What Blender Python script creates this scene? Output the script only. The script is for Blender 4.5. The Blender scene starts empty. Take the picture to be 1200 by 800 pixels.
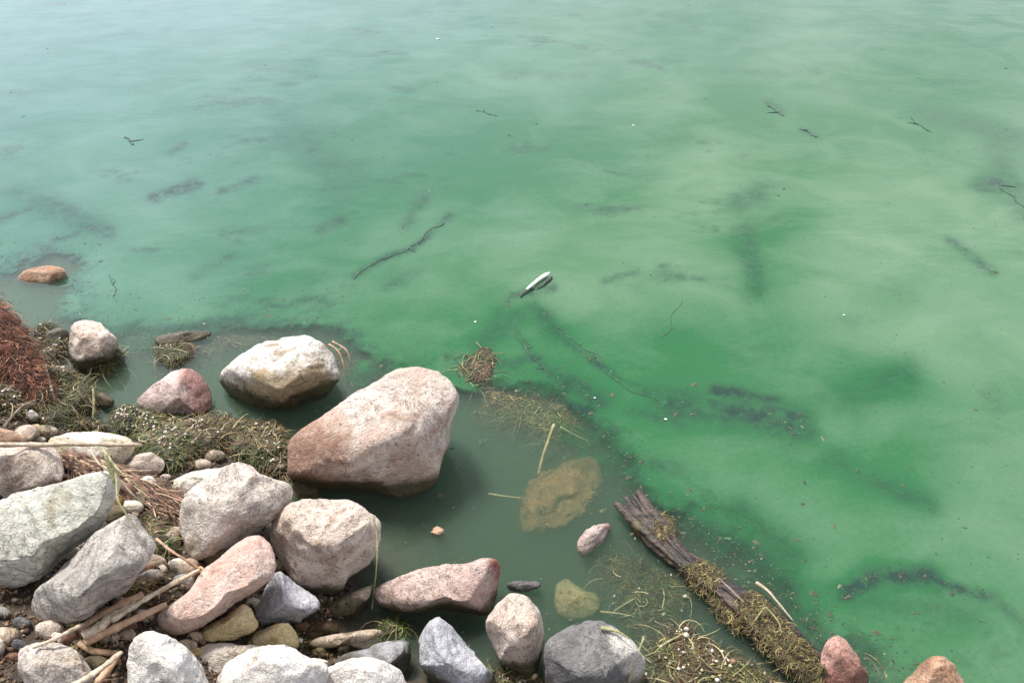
import bpy, math, random
import numpy as np
from mathutils import Vector, noise
from mathutils.bvhtree import BVHTree

random.seed(7); rng = np.random.default_rng(7)
S = bpy.context.scene; COL = S.collection
R = math.radians

# ------------------------------------------------------------------ camera, sky, sun, exposure
CAM_H, PITCH, LENS = 1.6, 38.0, 28.0
F = LENS / 36.0 * 1200.0
cam_d = bpy.data.cameras.new('camera'); cam = bpy.data.objects.new('camera', cam_d); COL.objects.link(cam)
cam.location = (0, 0, CAM_H); cam.rotation_euler = (R(90 - PITCH), 0, 0)
cam_d.lens = LENS; cam_d.sensor_width = 36; cam_d.clip_start = 0.02; cam_d.clip_end = 2000
S.camera = cam
S.view_settings.view_transform = 'Standard'; S.view_settings.look = 'None'
S.view_settings.exposure = 0.75; S.view_settings.gamma = 1

SUN_EL, SUN_AZ = 62.0, -38.0           # azimuth from +Y, negative = left
wld = bpy.data.worlds.new('World'); S.world = wld; wld.use_nodes = True
wn, wl = wld.node_tree.nodes, wld.node_tree.links
wn.clear()
def N(nodes, t, **k):
    n = nodes.new(t)
    for a, b in k.items(): setattr(n, a, b)
    return n
sky = N(wn, 'ShaderNodeTexSky', sky_type='NISHITA', sun_disc=False)
sky.sun_elevation = R(SUN_EL); sky.sun_rotation = R(SUN_AZ); sky.air_density = 1.0; sky.dust_density = 2.0
tc = N(wn, 'ShaderNodeTexCoord')
cn = N(wn, 'ShaderNodeTexNoise'); cn.inputs['Scale'].default_value = 2.2; cn.inputs['Detail'].default_value = 5; cn.inputs['Roughness'].default_value = .5
mp = N(wn, 'ShaderNodeMapping'); mp.inputs['Scale'].default_value = (1, 1, 2.2); mp.inputs['Location'].default_value = (3.1, .7, 0)
cr = N(wn, 'ShaderNodeMapRange'); cr.inputs['From Min'].default_value = .36; cr.inputs['From Max'].default_value = .6
cr.inputs['To Min'].default_value = .35; cr.inputs['To Max'].default_value = 1.0; cr.interpolation_type = 'SMOOTHSTEP'
mx = N(wn, 'ShaderNodeMix', data_type='RGBA'); 
cb = N(wn, 'ShaderNodeTexNoise'); cb.inputs['Scale'].default_value = 1.7; cb.inputs['Detail'].default_value = 4
cbm = N(wn, 'ShaderNodeMapping'); cbm.inputs['Location'].default_value = (1.3, 4.2, .6); cbm.inputs['Scale'].default_value = (1, 1, 1.8)
cbr = N(wn, 'ShaderNodeMapRange', interpolation_type='SMOOTHSTEP'); cbr.inputs['From Min'].default_value = .36; cbr.inputs['From Max'].default_value = .64; cbr.inputs['To Min'].default_value = 0; cbr.inputs['To Max'].default_value = 1
cc = N(wn, 'ShaderNodeMix', data_type='RGBA'); cc.inputs[6].default_value = (4.0, 4.5, 5.4, 1); cc.inputs[7].default_value = (13.8, 13.6, 13.9, 1)
wl.new(tc.outputs['Generated'], cbm.inputs['Vector']); wl.new(cbm.outputs[0], cb.inputs['Vector']); wl.new(cb.outputs['Fac'], cbr.inputs['Value']); wl.new(cbr.outputs[0], cc.inputs[0]); wl.new(cc.outputs[2], mx.inputs[7])
bg = N(wn, 'ShaderNodeBackground'); bg.inputs['Strength'].default_value = 0.065
wo = N(wn, 'ShaderNodeOutputWorld')
wl.new(tc.outputs['Generated'], mp.inputs['Vector']); wl.new(mp.outputs[0], cn.inputs['Vector'])
wl.new(cn.outputs['Fac'], cr.inputs['Value']); wl.new(cr.outputs[0], mx.inputs[0])

nrm = N(wn, 'ShaderNodeSeparateXYZ'); wl.new(tc.outputs['Generated'], nrm.inputs[0])
def wm(op, a, b=None, clamp=False):
    q = N(wn, 'ShaderNodeMath', operation=op); q.use_clamp = clamp
    for i_, s_ in enumerate((a, b)):
        if s_ is None: continue
        if isinstance(s_, (int, float)): q.inputs[i_].default_value = s_
        else: wl.new(s_, q.inputs[i_])
    return q.outputs[0]
hz = wm('POWER', wm('SUBTRACT', 1, wm('ABSOLUTE', nrm.outputs['Z'])), 3.5)            # milky air thickening to the horizon
dv = N(wn, 'ShaderNodeVectorMath', operation='DOT_PRODUCT'); dv.inputs[1].default_value = (-.56, .76, .33); wl.new(tc.outputs['Generated'], dv.inputs[0])
glow = wm('POWER', wm('MAXIMUM', dv.outputs['Value'], 0), 9)                         # brighter haze below the sun
hmix = wm('ADD', wm('MULTIPLY', hz, .9), wm('MULTIPLY', glow, 1.1), True)
hm = N(wn, 'ShaderNodeMix', data_type='RGBA'); hm.inputs[7].default_value = (20, 21.5, 26, 1)
wl.new(sky.outputs[0], mx.inputs[6]); wl.new(mx.outputs[2], hm.inputs[6]); wl.new(hmix, hm.inputs[0]); wl.new(hm.outputs[2], bg.inputs['Color']); wl.new(bg.outputs[0], wo.inputs[0])

sd = bpy.data.lights.new('sun', 'SUN'); sun = bpy.data.objects.new('sun', sd); COL.objects.link(sun)
sd.energy = 3.7; sd.angle = R(12); sd.color = (1, .965, .91)
_e, _a = R(SUN_EL), R(SUN_AZ)
sun_dir = Vector((math.sin(_a) * math.cos(_e), math.cos(_a) * math.cos(_e), math.sin(_e)))
sun.rotation_euler = sun_dir.to_track_quat('Z', 'Y').to_euler()

S.cycles.volume_bounces = 2; S.cycles.max_bounces = 8; S.cycles.transparent_max_bounces = 12
S.cycles.volume_step_rate = 4

# ------------------------------------------------------------------ picture <-> place
CP = Vector((0, 0, CAM_H)); FW = Vector((0, math.cos(R(PITCH)), -math.sin(R(PITCH))))
UP = Vector((0, math.sin(R(PITCH)), math.cos(R(PITCH)))); RT = Vector((1, 0, 0))
def ray(px, py): return FW + RT * ((px - 600) / F) - UP * ((py - 400) / F)
def at(px, py, z=0.0):
    d = ray(px, py); return CP + d * ((z - CAM_H) / d.z)
def to_px(P):                             # numpy (n,3) -> pixel columns, rows
    X = P - np.array(CP); w = X @ np.array(FW); w = np.where(w < .05, .05, w)
    return 600 + F * (X @ np.array(RT)) / w, 400 - F * (X @ np.array(UP)) / w

# ------------------------------------------------------------------ helpers
def tag(o, label=None, cat=None, group=None, kind=None):
    for k, v in (('label', label), ('category', cat), ('group', group), ('kind', kind)):
        if v: o[k] = v
    return o
def mesh_np(name, V, Fc, mat=None, parent=None, smooth=True, col=None, loc=None):
    V = np.asarray(V, np.float32); Fc = np.asarray(Fc, np.int32)
    me = bpy.data.meshes.new(name); k = Fc.shape[1]
    me.vertices.add(len(V)); me.vertices.foreach_set('co', V.ravel())
    me.loops.add(Fc.size); me.loops.foreach_set('vertex_index', Fc.ravel())
    me.polygons.add(len(Fc)); me.polygons.foreach_set('loop_start', np.arange(0, Fc.size, k, dtype=np.int32))
    me.polygons.foreach_set('loop_total', np.full(len(Fc), k, np.int32))
    me.polygons.foreach_set('use_smooth', np.full(len(Fc), smooth))
    if col is not None:
        a = me.color_attributes.new('Col', 'FLOAT_COLOR', 'POINT')
        c = np.ones((len(V), 4), np.float32); c[:, :col.shape[1]] = col; a.data.foreach_set('color', c.ravel())
    me.update(calc_edges=True); me.validate()
    o = bpy.data.objects.new(name, me); COL.objects.link(o)
    if mat: me.materials.append(mat)
    if parent: o.parent = parent
    if loc is not None: o.location = loc
    return o
def empty(name, loc):
    o = bpy.data.objects.new(name, None); o.location = loc; o.empty_display_size = .02; COL.objects.link(o); return o

def vnoise(P, seed=0, octv=4, gain=.5):   # cheap vectorised gradient-free value noise, P (n,k<=3)
    P = np.asarray(P, float)
    if P.shape[1] == 2: P = np.c_[P, np.zeros(len(P))]
    out = np.zeros(len(P)); amp = 1.; tot = 0.
    for o in range(octv):
        Q = P * 2 ** o + 17.3 * o + seed * 5.71
        I = np.floor(Q).astype(np.int64); f = Q - I; f = f * f * (3 - 2 * f)
        def h(dx, dy, dz):
            n = (I[:, 0] + dx) * 374761393 + (I[:, 1] + dy) * 668265263 + (I[:, 2] + dz) * 2147483647 + (seed + o) * 1442695
            n = (n ^ (n >> 13)) * 1274126177 & 0xffffffff
            n = (n ^ (n >> 16)) * 2246822519 & 0xffffffff
            return ((n ^ (n >> 13)) & 0xffff) / 65535.
        c = 0
        for dx in (0, 1):
            for dy in (0, 1):
                for dz in (0, 1):
                    w = (f[:, 0] if dx else 1 - f[:, 0]) * (f[:, 1] if dy else 1 - f[:, 1]) * (f[:, 2] if dz else 1 - f[:, 2])
                    c = c + w * h(dx, dy, dz)
        out += amp * c; tot += amp; amp *= gain
    return out / tot
def sdist(X, Y, poly):                     # signed distance, positive inside
    d2 = np.full(X.shape, 1e18); ins = np.zeros(X.shape, bool); n = len(poly)
    for i in range(n):
        ax, ay = poly[i]; bx, by = poly[(i + 1) % n]
        ex, ey = bx - ax, by - ay; L = ex * ex + ey * ey + 1e-12
        t = np.clip(((X - ax) * ex + (Y - ay) * ey) / L, 0, 1)
        d2 = np.minimum(d2, (X - ax - t * ex) ** 2 + (Y - ay - t * ey) ** 2)
        if ay != by:
            c = ((ay > Y) != (by > Y)) & (X < (bx - ax) * (Y - ay) / (by - ay) + ax); ins ^= c
    return np.where(ins, 1, -1) * np.sqrt(d2)
def sstep(a, b, x):
    t = np.clip((x - a) / (b - a), 0, 1); return t * t * (3 - 2 * t)

# ------------------------------------------------------------------ materials
def new_mat(name):
    m = bpy.data.materials.new(name); m.use_nodes = True
    nt = m.node_tree; return m, nt.nodes, nt.links, nt.nodes['Principled BSDF']
def rgb(c): return (c[0], c[1], c[2], 1)
def noise_n(n, l, vec, scale, detail=4, rough=.55, dist=0):
    t = N(n, 'ShaderNodeTexNoise'); t.inputs['Scale'].default_value = scale; t.inputs['Detail'].default_value = detail
    t.inputs['Roughness'].default_value = rough; t.inputs['Distortion'].default_value = dist
    if vec: l.new(vec, t.inputs['Vector'])
    return t.outputs['Fac']
def mrange(n, l, v, a, b, c=0., d=1.):
    t = N(n, 'ShaderNodeMapRange', interpolation_type='SMOOTHSTEP')
    for k, x in zip(('From Min', 'From Max', 'To Min', 'To Max'), (a, b, c, d)): t.inputs[k].default_value = x
    l.new(v, t.inputs['Value']); return t.outputs[0]
def mixc(n, l, f, a, b):
    t = N(n, 'ShaderNodeMix', data_type='RGBA')
    for s, i in ((f, 0), (a, 6), (b, 7)):
        if isinstance(s, (int, float)): t.inputs[i].default_value = s
        elif isinstance(s, tuple): t.inputs[i].default_value = rgb(s)
        else: l.new(s, t.inputs[i])
    return t.outputs[2]
def mathn(n, l, op, a, b=None, c=None):
    t = N(n, 'ShaderNodeMath', operation=op)
    for i, s in enumerate((a, b, c)):
        if s is None: continue
        if isinstance(s, (int, float)): t.inputs[i].default_value = s
        else: l.new(s, t.inputs[i])
    return t.outputs[0]

def rock_mat(name, c1, c2, c3, band=0., speck=.5, scale=1., wet=1., bump=1., seed=0, patch=(.42, .62), stain=(.52, .7), side=None, pits=.5):
    """c1 main colour, c2 broad patches, c3 stains / mineral colour"""
    m, n, l, b = new_mat(name)
    t = N(n, 'ShaderNodeTexCoord'); mp = N(n, 'ShaderNodeMapping'); mp.inputs['Location'].default_value = (seed * 1.7, seed * .9, seed * 2.3)
    l.new(t.outputs['Object'], mp.inputs['Vector']); v = mp.outputs[0]
    big = noise_n(n, l, v, 7 * scale, 7, .68, .8); mid = noise_n(n, l, v, 15 * scale, 6, .65, .5)
    fine = noise_n(n, l, v, 95, 4, .7); grit = noise_n(n, l, v, 260, 2, .6); fleck = noise_n(n, l, v, 170, 3, .8); vein = noise_n(n, l, v, 9 * scale, 6, .7, 2.5)
    c = mixc(n, l, mrange(n, l, big, *patch), c1, c2)
    c = mixc(n, l, mrange(n, l, mid, *stain, 0, .85), c, c3)
    c = mixc(n, l, mrange(n, l, noise_n(n, l, v, 40, 5, .75, 1.), .52, .66, 0, .55), c, tuple(a_ * .5 + b_ * .12 for a_, b_ in zip(c3, c1)))
    if side:
        (dx, dy, dz), off, wd_, sc_ = side
        dp = N(n, 'ShaderNodeVectorMath', operation='DOT_PRODUCT'); dp.inputs[1].default_value = Vector((dx, dy, dz)).normalized(); l.new(t.outputs['Object'], dp.inputs[0])
        dd_ = mathn(n, l, 'MULTIPLY_ADD', mrange(n, l, mid, .25, .75, -.5, .5), wd_ * 2.2, dp.outputs['Value'])
        c = mixc(n, l, mrange(n, l, dd_, off - wd_, off + wd_, 0, .92), c, sc_)
    if band:
        w = N(n, 'ShaderNodeTexWave', wave_type='BANDS'); w.inputs['Scale'].default_value = 9 * scale; w.inputs['Distortion'].default_value = 9
        w.inputs['Detail'].default_value = 4; w.inputs['Detail Scale'].default_value = 1.6
        rm = N(n, 'ShaderNodeMapping'); rm.inputs['Rotation'].default_value = (.4, .5, .9 + seed); l.new(v, rm.inputs['Vector']); l.new(rm.outputs[0], w.inputs['Vector'])
        c = mixc(n, l, mrange(n, l, w.outputs['Fac'], .6, .95, 0, band), c, tuple(x * .55 for x in c3))
    c = mixc(n, l, mrange(n, l, fleck, .58, .64, 0, speck), c, (.09, .07, .06))
    vv = mathn(n, l, 'ABSOLUTE', mathn(n, l, 'SUBTRACT', vein, .5)); vmask = mathn(n, l, 'MULTIPLY', mrange(n, l, vv, .012, .0, 0, .45), mrange(n, l, big, .45, .6))
    c = mixc(n, l, vmask, c, tuple(x * .4 for x in c3))
    dk = mrange(n, l, fine, .55, .70, 0, speck); c = mixc(n, l, dk, c, tuple(x * .45 for x in c1))
    lt = mrange(n, l, fine, .44, .33, 0, speck * .8); c = mixc(n, l, lt, c, tuple(min(.8, x * 1.3) for x in c1))
    g = mrange(n, l, grit, .3, .7, .86, 1.12)
    gm = N(n, 'ShaderNodeMix', data_type='RGBA', blend_type='MULTIPLY'); gm.inputs[0].default_value = 1
    l.new(c, gm.inputs[6]); l.new(g, gm.inputs[7]); c = gm.outputs[2]
    pit = mrange(n, l, noise_n(n, l, v, 60, 2, .4), .72, .76, 0, pits); c = mixc(n, l, pit, c, (.07, .06, .05))
    # tide mark: weed-stained wet band just above the water
    gp = N(n, 'ShaderNodeNewGeometry'); sp = N(n, 'ShaderNodeSeparateXYZ'); l.new(gp.outputs['Position'], sp.inputs[0])
    zz = mathn(n, l, 'MULTIPLY_ADD', mid, -.09, sp.outputs['Z'])
    tide = mrange(n, l, zz, .030, -.010, 0, .9 * wet)
    c = mixc(n, l, tide, c, (.05, .042, .016))
    l.new(c, b.inputs['Base Color'])
    l.new(mrange(n, l, tide, 0, 1, .78, .4), b.inputs['Roughness']); b.inputs['Specular IOR Level'].default_value = .3
    hb = mathn(n, l, 'MULTIPLY_ADD', mid, 2.2, fine); hb = mathn(n, l, 'MULTIPLY_ADD', grit, .35, hb)
    hb = mathn(n, l, 'MULTIPLY_ADD', pit, -1.2, hb)
    hb = mathn(n, l, 'MULTIPLY_ADD', vmask, -1.1, hb)
    bp = N(n, 'ShaderNodeBump'); bp.inputs['Strength'].default_value = .8; bp.inputs['Distance'].default_value = .0075 * bump
    l.new(hb, bp.inputs['Height']); l.new(bp.outputs[0], b.inputs['Normal'])
    return m

def col_mat(name, rough=.75, sss=0, bump=0, spec=.3):
    m, n, l, b = new_mat(name)
    a = N(n, 'ShaderNodeVertexColor', layer_name='Col'); t = N(n, 'ShaderNodeTexCoord')
    nf = noise_n(n, l, t.outputs['Object'], 120, 3)
    g = mrange(n, l, nf, .3, .7, .7, 1.25)
    gm = N(n, 'ShaderNodeMix', data_type='RGBA', blend_type='MULTIPLY'); gm.inputs[0].default_value = 1
    l.new(a.outputs[0], gm.inputs[6]); l.new(g, gm.inputs[7]); l.new(gm.outputs[2], b.inputs['Base Color'])
    b.inputs['Roughness'].default_value = rough; b.inputs['Specular IOR Level'].default_value = spec
    if bump:
        bp = N(n, 'ShaderNodeBump'); bp.inputs['Distance'].default_value = bump; l.new(nf, bp.inputs['Height']); l.new(bp.outputs[0], b.inputs['Normal'])
    return m
def stalk_mat(name, c1, c2, rough=.6, ring=0):
    m, n, l, b = new_mat(name); t = N(n, 'ShaderNodeTexCoord')
    mp = N(n, 'ShaderNodeMapping'); l.new(t.outputs['Object'], mp.inputs['Vector'])
    nf = noise_n(n, l, mp.outputs[0], 45, 5, .7); nf2 = noise_n(n, l, mp.outputs[0], 260, 2)
    c = mixc(n, l, mrange(n, l, nf, .35, .65), c1, c2)
    c = mixc(n, l, mrange(n, l, nf2, .55, .7, 0, .5), c, tuple(x * .4 for x in c2))
    l.new(c, b.inputs['Base Color']); b.inputs['Roughness'].default_value = rough
    bp = N(n, 'ShaderNodeBump'); bp.inputs['Distance'].default_value = .002; l.new(nf2, bp.inputs['Height']); l.new(bp.outputs[0], b.inputs['Normal'])
    return m

M_strand = col_mat('waterweed', .6); M_pebble = col_mat('pebble', .7, bump=.001); M_fibre = col_mat('plant fibre', .8)
M_reed_pale = stalk_mat('pale dry reed', (.56, .48, .36), (.32, .24, .16))
M_reed_brown = stalk_mat('brown reed', (.34, .2, .12), (.5, .34, .22))
M_twig = stalk_mat('grey twig', (.3, .25, .2), (.14, .1, .08))
M_green = stalk_mat('green blade', (.19, .20, .08), (.34, .31, .16))

# ------------------------------------------------------------------ the bank
shore_px = [(-500, 345), (-200, 352), (0, 372), (45, 380), (75, 415), (95, 445), (105, 480), (110, 505), (160, 505), (230, 498), (285, 500),
            (330, 530), (345, 575), (430, 592), (436, 640), (438, 705), (480, 722), (490, 770), (560, 792), (640, 800), (740, 806), (850, 800), (960, 812), (1100, 850)]
shore = [tuple(at(x, y)[:2]) for x, y in shore_px]
shore = [(-40, 4.5)] + shore + [(3.5, .45), (40, -2), (40, -60), (-40, -60)]
def ground_z(X, Y):
    X = np.asarray(X, float); Y = np.asarray(Y, float)
    d = sdist(X, Y, shore)
    z = np.where(d > 0, .34 * np.minimum(d, 2.2) ** .9, -.30 * np.minimum(-d, 3.5) ** .9)
    P = np.c_[X.ravel(), Y.ravel()]
    z = z + ((vnoise(P * 5, 3, 4) - .5) * .07 + (vnoise(P * 28, 4, 3) - .5) * .02).reshape(X.shape) - .03
    return z
_gx = np.arange(-6, 6.001, .02); _gy = np.arange(-.5, 9.001, .02); _GX, _GY = np.meshgrid(_gx, _gy); _GZ = ground_z(_GX, _GY)
def gz(x, y):
    i = min(max((x + 6) / .02, 0), len(_gx) - 2); j = min(max((y + .5) / .02, 0), len(_gy) - 2); a, b_ = int(i), int(j); i -= a; j -= b_
    return float(_GZ[b_, a] * (1 - i) * (1 - j) + _GZ[b_, a + 1] * i * (1 - j) + _GZ[b_ + 1, a] * (1 - i) * j + _GZ[b_ + 1, a + 1] * i * j)

def spaced(a, b, step, far):               # even steps inside, growing steps outside
    c = list(np.arange(a, b, step)); s = step; x = c[-1]
    while x < far: s *= 1.35; x += s; c.append(x)
    s = step; x = c[0]; pre = []
    while x > -far: s *= 1.35; x -= s; pre.append(x)
    return np.array(pre[::-1] + c)
def sheet(xs, ys):
    X, Y = np.meshgrid(xs, ys); nx, ny = len(xs), len(ys)
    i = (np.arange(ny - 1)[:, None] * nx + np.arange(nx - 1)[None]).ravel()
    return X, Y, np.stack([i, i + 1, i + nx + 1, i + nx], 1)
m, n, l, b = new_mat('silt and dark soil')
t = N(n, 'ShaderNodeTexCoord'); v = t.outputs['Object']
a1 = noise_n(n, l, v, 9, 5, .6); a2 = noise_n(n, l, v, 70, 4, .7)
c = mixc(n, l, mrange(n, l, a1, .4, .6), (.040, .028, .018), (.06, .044, .026))
c = mixc(n, l, mrange(n, l, a2, .55, .7, 0, .8), c, (.12, .08, .05)); c = mixc(n, l, mrange(n, l, a2, .45, .3, 0, .8), c, (.02, .015, .01))
l.new(c, b.inputs['Base Color']); b.inputs['Roughness'].default_value = .8
bp = N(n, 'ShaderNodeBump'); bp.inputs['Distance'].default_value = .012; l.new(a2, bp.inputs['Height']); l.new(bp.outputs[0], b.inputs['Normal'])
M_soil = m
X, Y, Fc = sheet(spaced(-2.2, 2.2, .025, 400), spaced(.1, 3.2, .025, 400))
Z = ground_z(X, Y)
tag(mesh_np('ground', np.c_[X.ravel(), Y.ravel(), Z.ravel()], Fc, M_soil), 'dark silty shore sloping under the green water', kind='structure')

# ------------------------------------------------------------------ rocks
_ico = {}
def ico(level):
    if level in _ico: return _ico[level]
    import bmesh
    bm = bmesh.new(); bmesh.ops.create_icosphere(bm, subdivisions=level, radius=1)
    V = np.array([v.co[:] for v in bm.verts]); Fc = np.array([[x.index for x in f.verts] for f in bm.faces]); bm.free()
    _ico[level] = (V, Fc); return _ico[level]
BV = []
def resample(poly, k=180):
    """smooth closed outline -> radius by angle about its centroid"""
    P = np.array(poly, float); n = len(P)
    # centripetal-ish smoothing: chaikin once keeps corners firm
    Q = []
    for i in range(n):
        a, c = P[i], P[(i + 1) % n]; Q += [a * .82 + c * .18, a * .18 + c * .82]
    P = np.array(Q); mn, mxx = P.min(0), P.max(0)
    x, y = P[:, 0], P[:, 1]; x1, y1 = np.roll(x, -1), np.roll(y, -1); A = (x * y1 - x1 * y)
    cx = ((x + x1) * A).sum() / (3 * A.sum()); cy = ((y + y1) * A).sum() / (3 * A.sum())
    th = np.linspace(0, 2 * np.pi, k, endpoint=False); rr = np.zeros(k)
    for i, a in enumerate(th):
        dx, dy = math.cos(a), -math.sin(a); best = 0
        ex, ey = x1 - x, y1 - y; den = dx * ey - dy * ex; den = np.where(abs(den) < 1e-9, 1e-9, den)
        t = ((x - cx) * ey - (y - cy) * ex) / den; u = ((x - cx) * dy - (y - cy) * dx) / den
        ok = (t > 0) & (u >= -1e-6) & (u <= 1 + 1e-6); rr[i] = t[ok].max() if ok.any() else 1
    return cx, cy, th, rr
def make_rock(name, poly, mat, label, lift=.3, thick=.8, cuts=None, rough=1., seed=0, level=5, ncut=7, push=0., group='shoreline rocks', cat='rock', ang=.6, z=None, flat=False):
    cx, cy, th, rr = resample(poly)
    half = min(max(p[0] for p in poly) - min(p[0] for p in poly), max(p[1] for p in poly) - min(p[1] for p in poly)) / 2
    zc = 0.
    for _ in range(6):
        C = at(cx, cy, zc); s = (C - CP).dot(FW) / F
        zc = z if z is not None else max(gz(C.x, C.y), -.04) + lift * half * s
    C = at(cx, cy, zc); vd = (C - CP).normalized()
    if push: C = C - vd * push
    s = (C - CP).dot(FW) / F
    w = -vd; u = w.cross(Vector((0, 0, 1))) * -1; u.normalize(); v = w.cross(u)
    if v.dot(UP) < 0: v = -v
    if u.x < 0: u = -u
    V0, Fc = ico(level); V = V0.copy()
    sxy = np.hypot(V[:, 0], V[:, 1]); sz = V[:, 2]
    k = np.where(sxy > 1e-6, sxy ** .62 / np.maximum(sxy, 1e-6), 0)
    V[:, 0] *= k; V[:, 1] *= k; V[:, 2] = np.sign(sz) * np.abs(sz) ** .85
    rs = random.Random(seed * 13 + 5)
    if cuts is None:
        cuts = []
        for i in range(ncut):
            a = rs.uniform(0, 2 * math.pi); cuts.append((math.degrees(a), rs.uniform(20, 68), rs.uniform(.66, .86)))
        for i in range(2): cuts.append((rs.uniform(0, 360), rs.uniform(75, 90), rs.uniform(.6, .8)))
    for i in range(16): cuts = cuts + [(rs.uniform(0, 360), rs.uniform(5, 80), rs.uniform(.86, .97))]
    for az, el, off in cuts:
        a, e = R(az), R(el); nn = np.array([math.cos(a) * math.cos(e), math.sin(a) * math.cos(e), math.sin(e)])
        d = V @ nn - off; V -= np.outer(np.where(d > 0, d * .93, 0), nn)
    ang_v = np.arctan2(V0[:, 1], V0[:, 0]) % (2 * np.pi)
    r = np.interp(ang_v, np.r_[th, 2 * np.pi], np.r_[rr, rr[0]]) * s * 1.035
    T = half * s * 2 * thick
    back = np.where(V[:, 2] < 0, 1.15, 1.0)
    Lx, Ly, Lz = V[:, 0] * r, V[:, 1] * r, V[:, 2] * T * .75 * back
    sz_m = half * s
    Pn = np.stack([Lx, Ly, Lz], 1)
    nv = Pn / (np.linalg.norm(Pn, axis=1)[:, None] + 1e-9)
    q = Pn / sz_m
    n1 = vnoise(q * 1.3, seed, 3) - .5; n2 = vnoise(q * 4.5, seed + 7, 4) - .5
    cr = np.abs(vnoise(q * 2.2 + n2[:, None] * .5, seed + 3, 3) - .5)
    crease = -np.clip(.05 - cr, 0, .05) / .05
    n3 = vnoise(q * 13, seed + 11, 3) - .5
    rd = np.abs(vnoise(q * 3.1, seed + 17, 3) - .5)
    disp = rough * sz_m * (n1 * .16 * sstep(-.3, .6, V[:, 2]) + n2 * .11 + n3 * .012 - rd * .11 + .02 + crease * .04)
    Pn = Pn + nv * disp[:, None]
    B = np.array([RT, UP, w])
    if flat:                                  # lies level: outline in the horizontal plane
        k_ = -UP.z / vd.z; B = np.array([RT, UP + vd * k_, Vector((0, 0, 1))])
    W = Pn @ B
    lev = float(W[:, 2].min())
    o = mesh_np(name, W, Fc, mat, loc=C)
    tag(o, label, cat, group)
    BV.append(BVHTree.FromPolygons((W + np.array(C)).tolist(), Fc.tolist()))
    return o

def RM(name, *a, **k): return rock_mat(name, *a, **k)
m_pale = RM('pale granite', (.60, .54, .48), (.44, .385, .33), (.38, .29, .20), speck=.5, seed=1)
m_pale2 = RM('pale pinkish granite', (.58, .49, .42), (.46, .36, .29), (.30, .21, .14), speck=.6, seed=2)
m_pink = RM('pink speckled granite', (.46, .35, .285), (.62, .545, .48), (.30, .17, .11), speck=.6, side=((-1, -.3, -.3), .11, .07, (.29, .165, .115)), seed=3, scale=.8)
m_white = RM('white weathered rock', (.66, .63, .58), (.52, .48, .41), (.24, .17, .09), speck=.3, side=((.15, -1, -.5), .02, .035, (.30, .22, .125)), seed=4, patch=(.5, .62), stain=(.50, .64))
m_green = RM('grey green schist', (.50, .50, .43), (.60, .58, .50), (.32, .28, .19), band=.25, speck=.5, seed=5)
m_grey = RM('grey gneiss', (.36, .33, .30), (.55, .50, .44), (.20, .17, .14), band=.4, speck=.5, seed=6)
m_rose = RM('rose red slab', (.54, .35, .29), (.58, .47, .40), (.36, .21, .14), speck=.45, seed=7)
m_blue = RM('blue grey rock', (.40, .40, .43), (.54, .51, .51), (.24, .25, .27), speck=.4, seed=8)
m_yel = RM('yellow ochre stone', (.62, .50, .27), (.66, .57, .40), (.42, .27, .12), speck=.3, seed=9)
m_tan = RM('tan sandstone', (.50, .40, .28), (.54, .44, .36), (.30, .20, .12), speck=.4, seed=10)
m_cream = RM('cream white stone', (.68, .63, .54), (.66, .56, .38), (.44, .35, .22), speck=.3, seed=11)
m_chalk = RM('chalky white stone', (.64, .61, .57), (.50, .44, .39), (.42, .31, .21), speck=.3, seed=12)
m_dkred = RM('dark red stone', (.20, .035, .025), (.14, .03, .025), (.08, .03, .02), speck=.3, seed=13)
m_olive = RM('algae covered stone', (.34, .20, .075), (.23, .135, .055), (.14, .11, .04), speck=.4, seed=14, wet=.25)
m_lime = RM('yellow algae stone', (.27, .23, .11), (.34, .28, .12), (.16, .13, .05), speck=.4, seed=15, wet=.15)
m_orange = RM('orange brown stone', (.40, .22, .13), (.48, .34, .25), (.22, .12, .07), speck=.4, seed=16, wet=.1)
m_redb = RM('brick red wet stone', (.34, .15, .12), (.44, .27, .22), (.16, .08, .06), speck=.5, seed=17, wet=.3)
m_darkolive = RM('mossy brown stone', (.13, .10, .06), (.09, .075, .04), (.06, .05, .03), speck=.3, seed=24)
m_dark = RM('dark slate stone', (.12, .12, .13), (.16, .15, .15), (.3, .3, .3), speck=.4, seed=18, wet=.3)
m_two = RM('dark patched grey rock', (.15, .145, .14), (.22, .21, .20), (.10, .10, .10), speck=.5, seed=19, side=((1, .1, .5), .075, .010, (.56, .52, .47)))
m_wedge = RM('pink wedge granite', (.44, .31, .27), (.52, .41, .36), (.24, .13, .09), speck=.6, seed=23, side=((1, .1, .1), .105, .012, (.24, .08, .055)))
m_brown = RM('red brown stone', (.26, .13, .09), (.18, .09, .06), (.1, .06, .04), speck=.4, seed=20)
m_pinkwet = RM('wet pink stone', (.60, .48, .44), (.52, .40, .36), (.42, .28, .23), side=((1, .1, .2), .03, .02, (.34, .18, .155)), speck=.4, seed=21, wet=.3, patch=(.45, .52))

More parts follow.
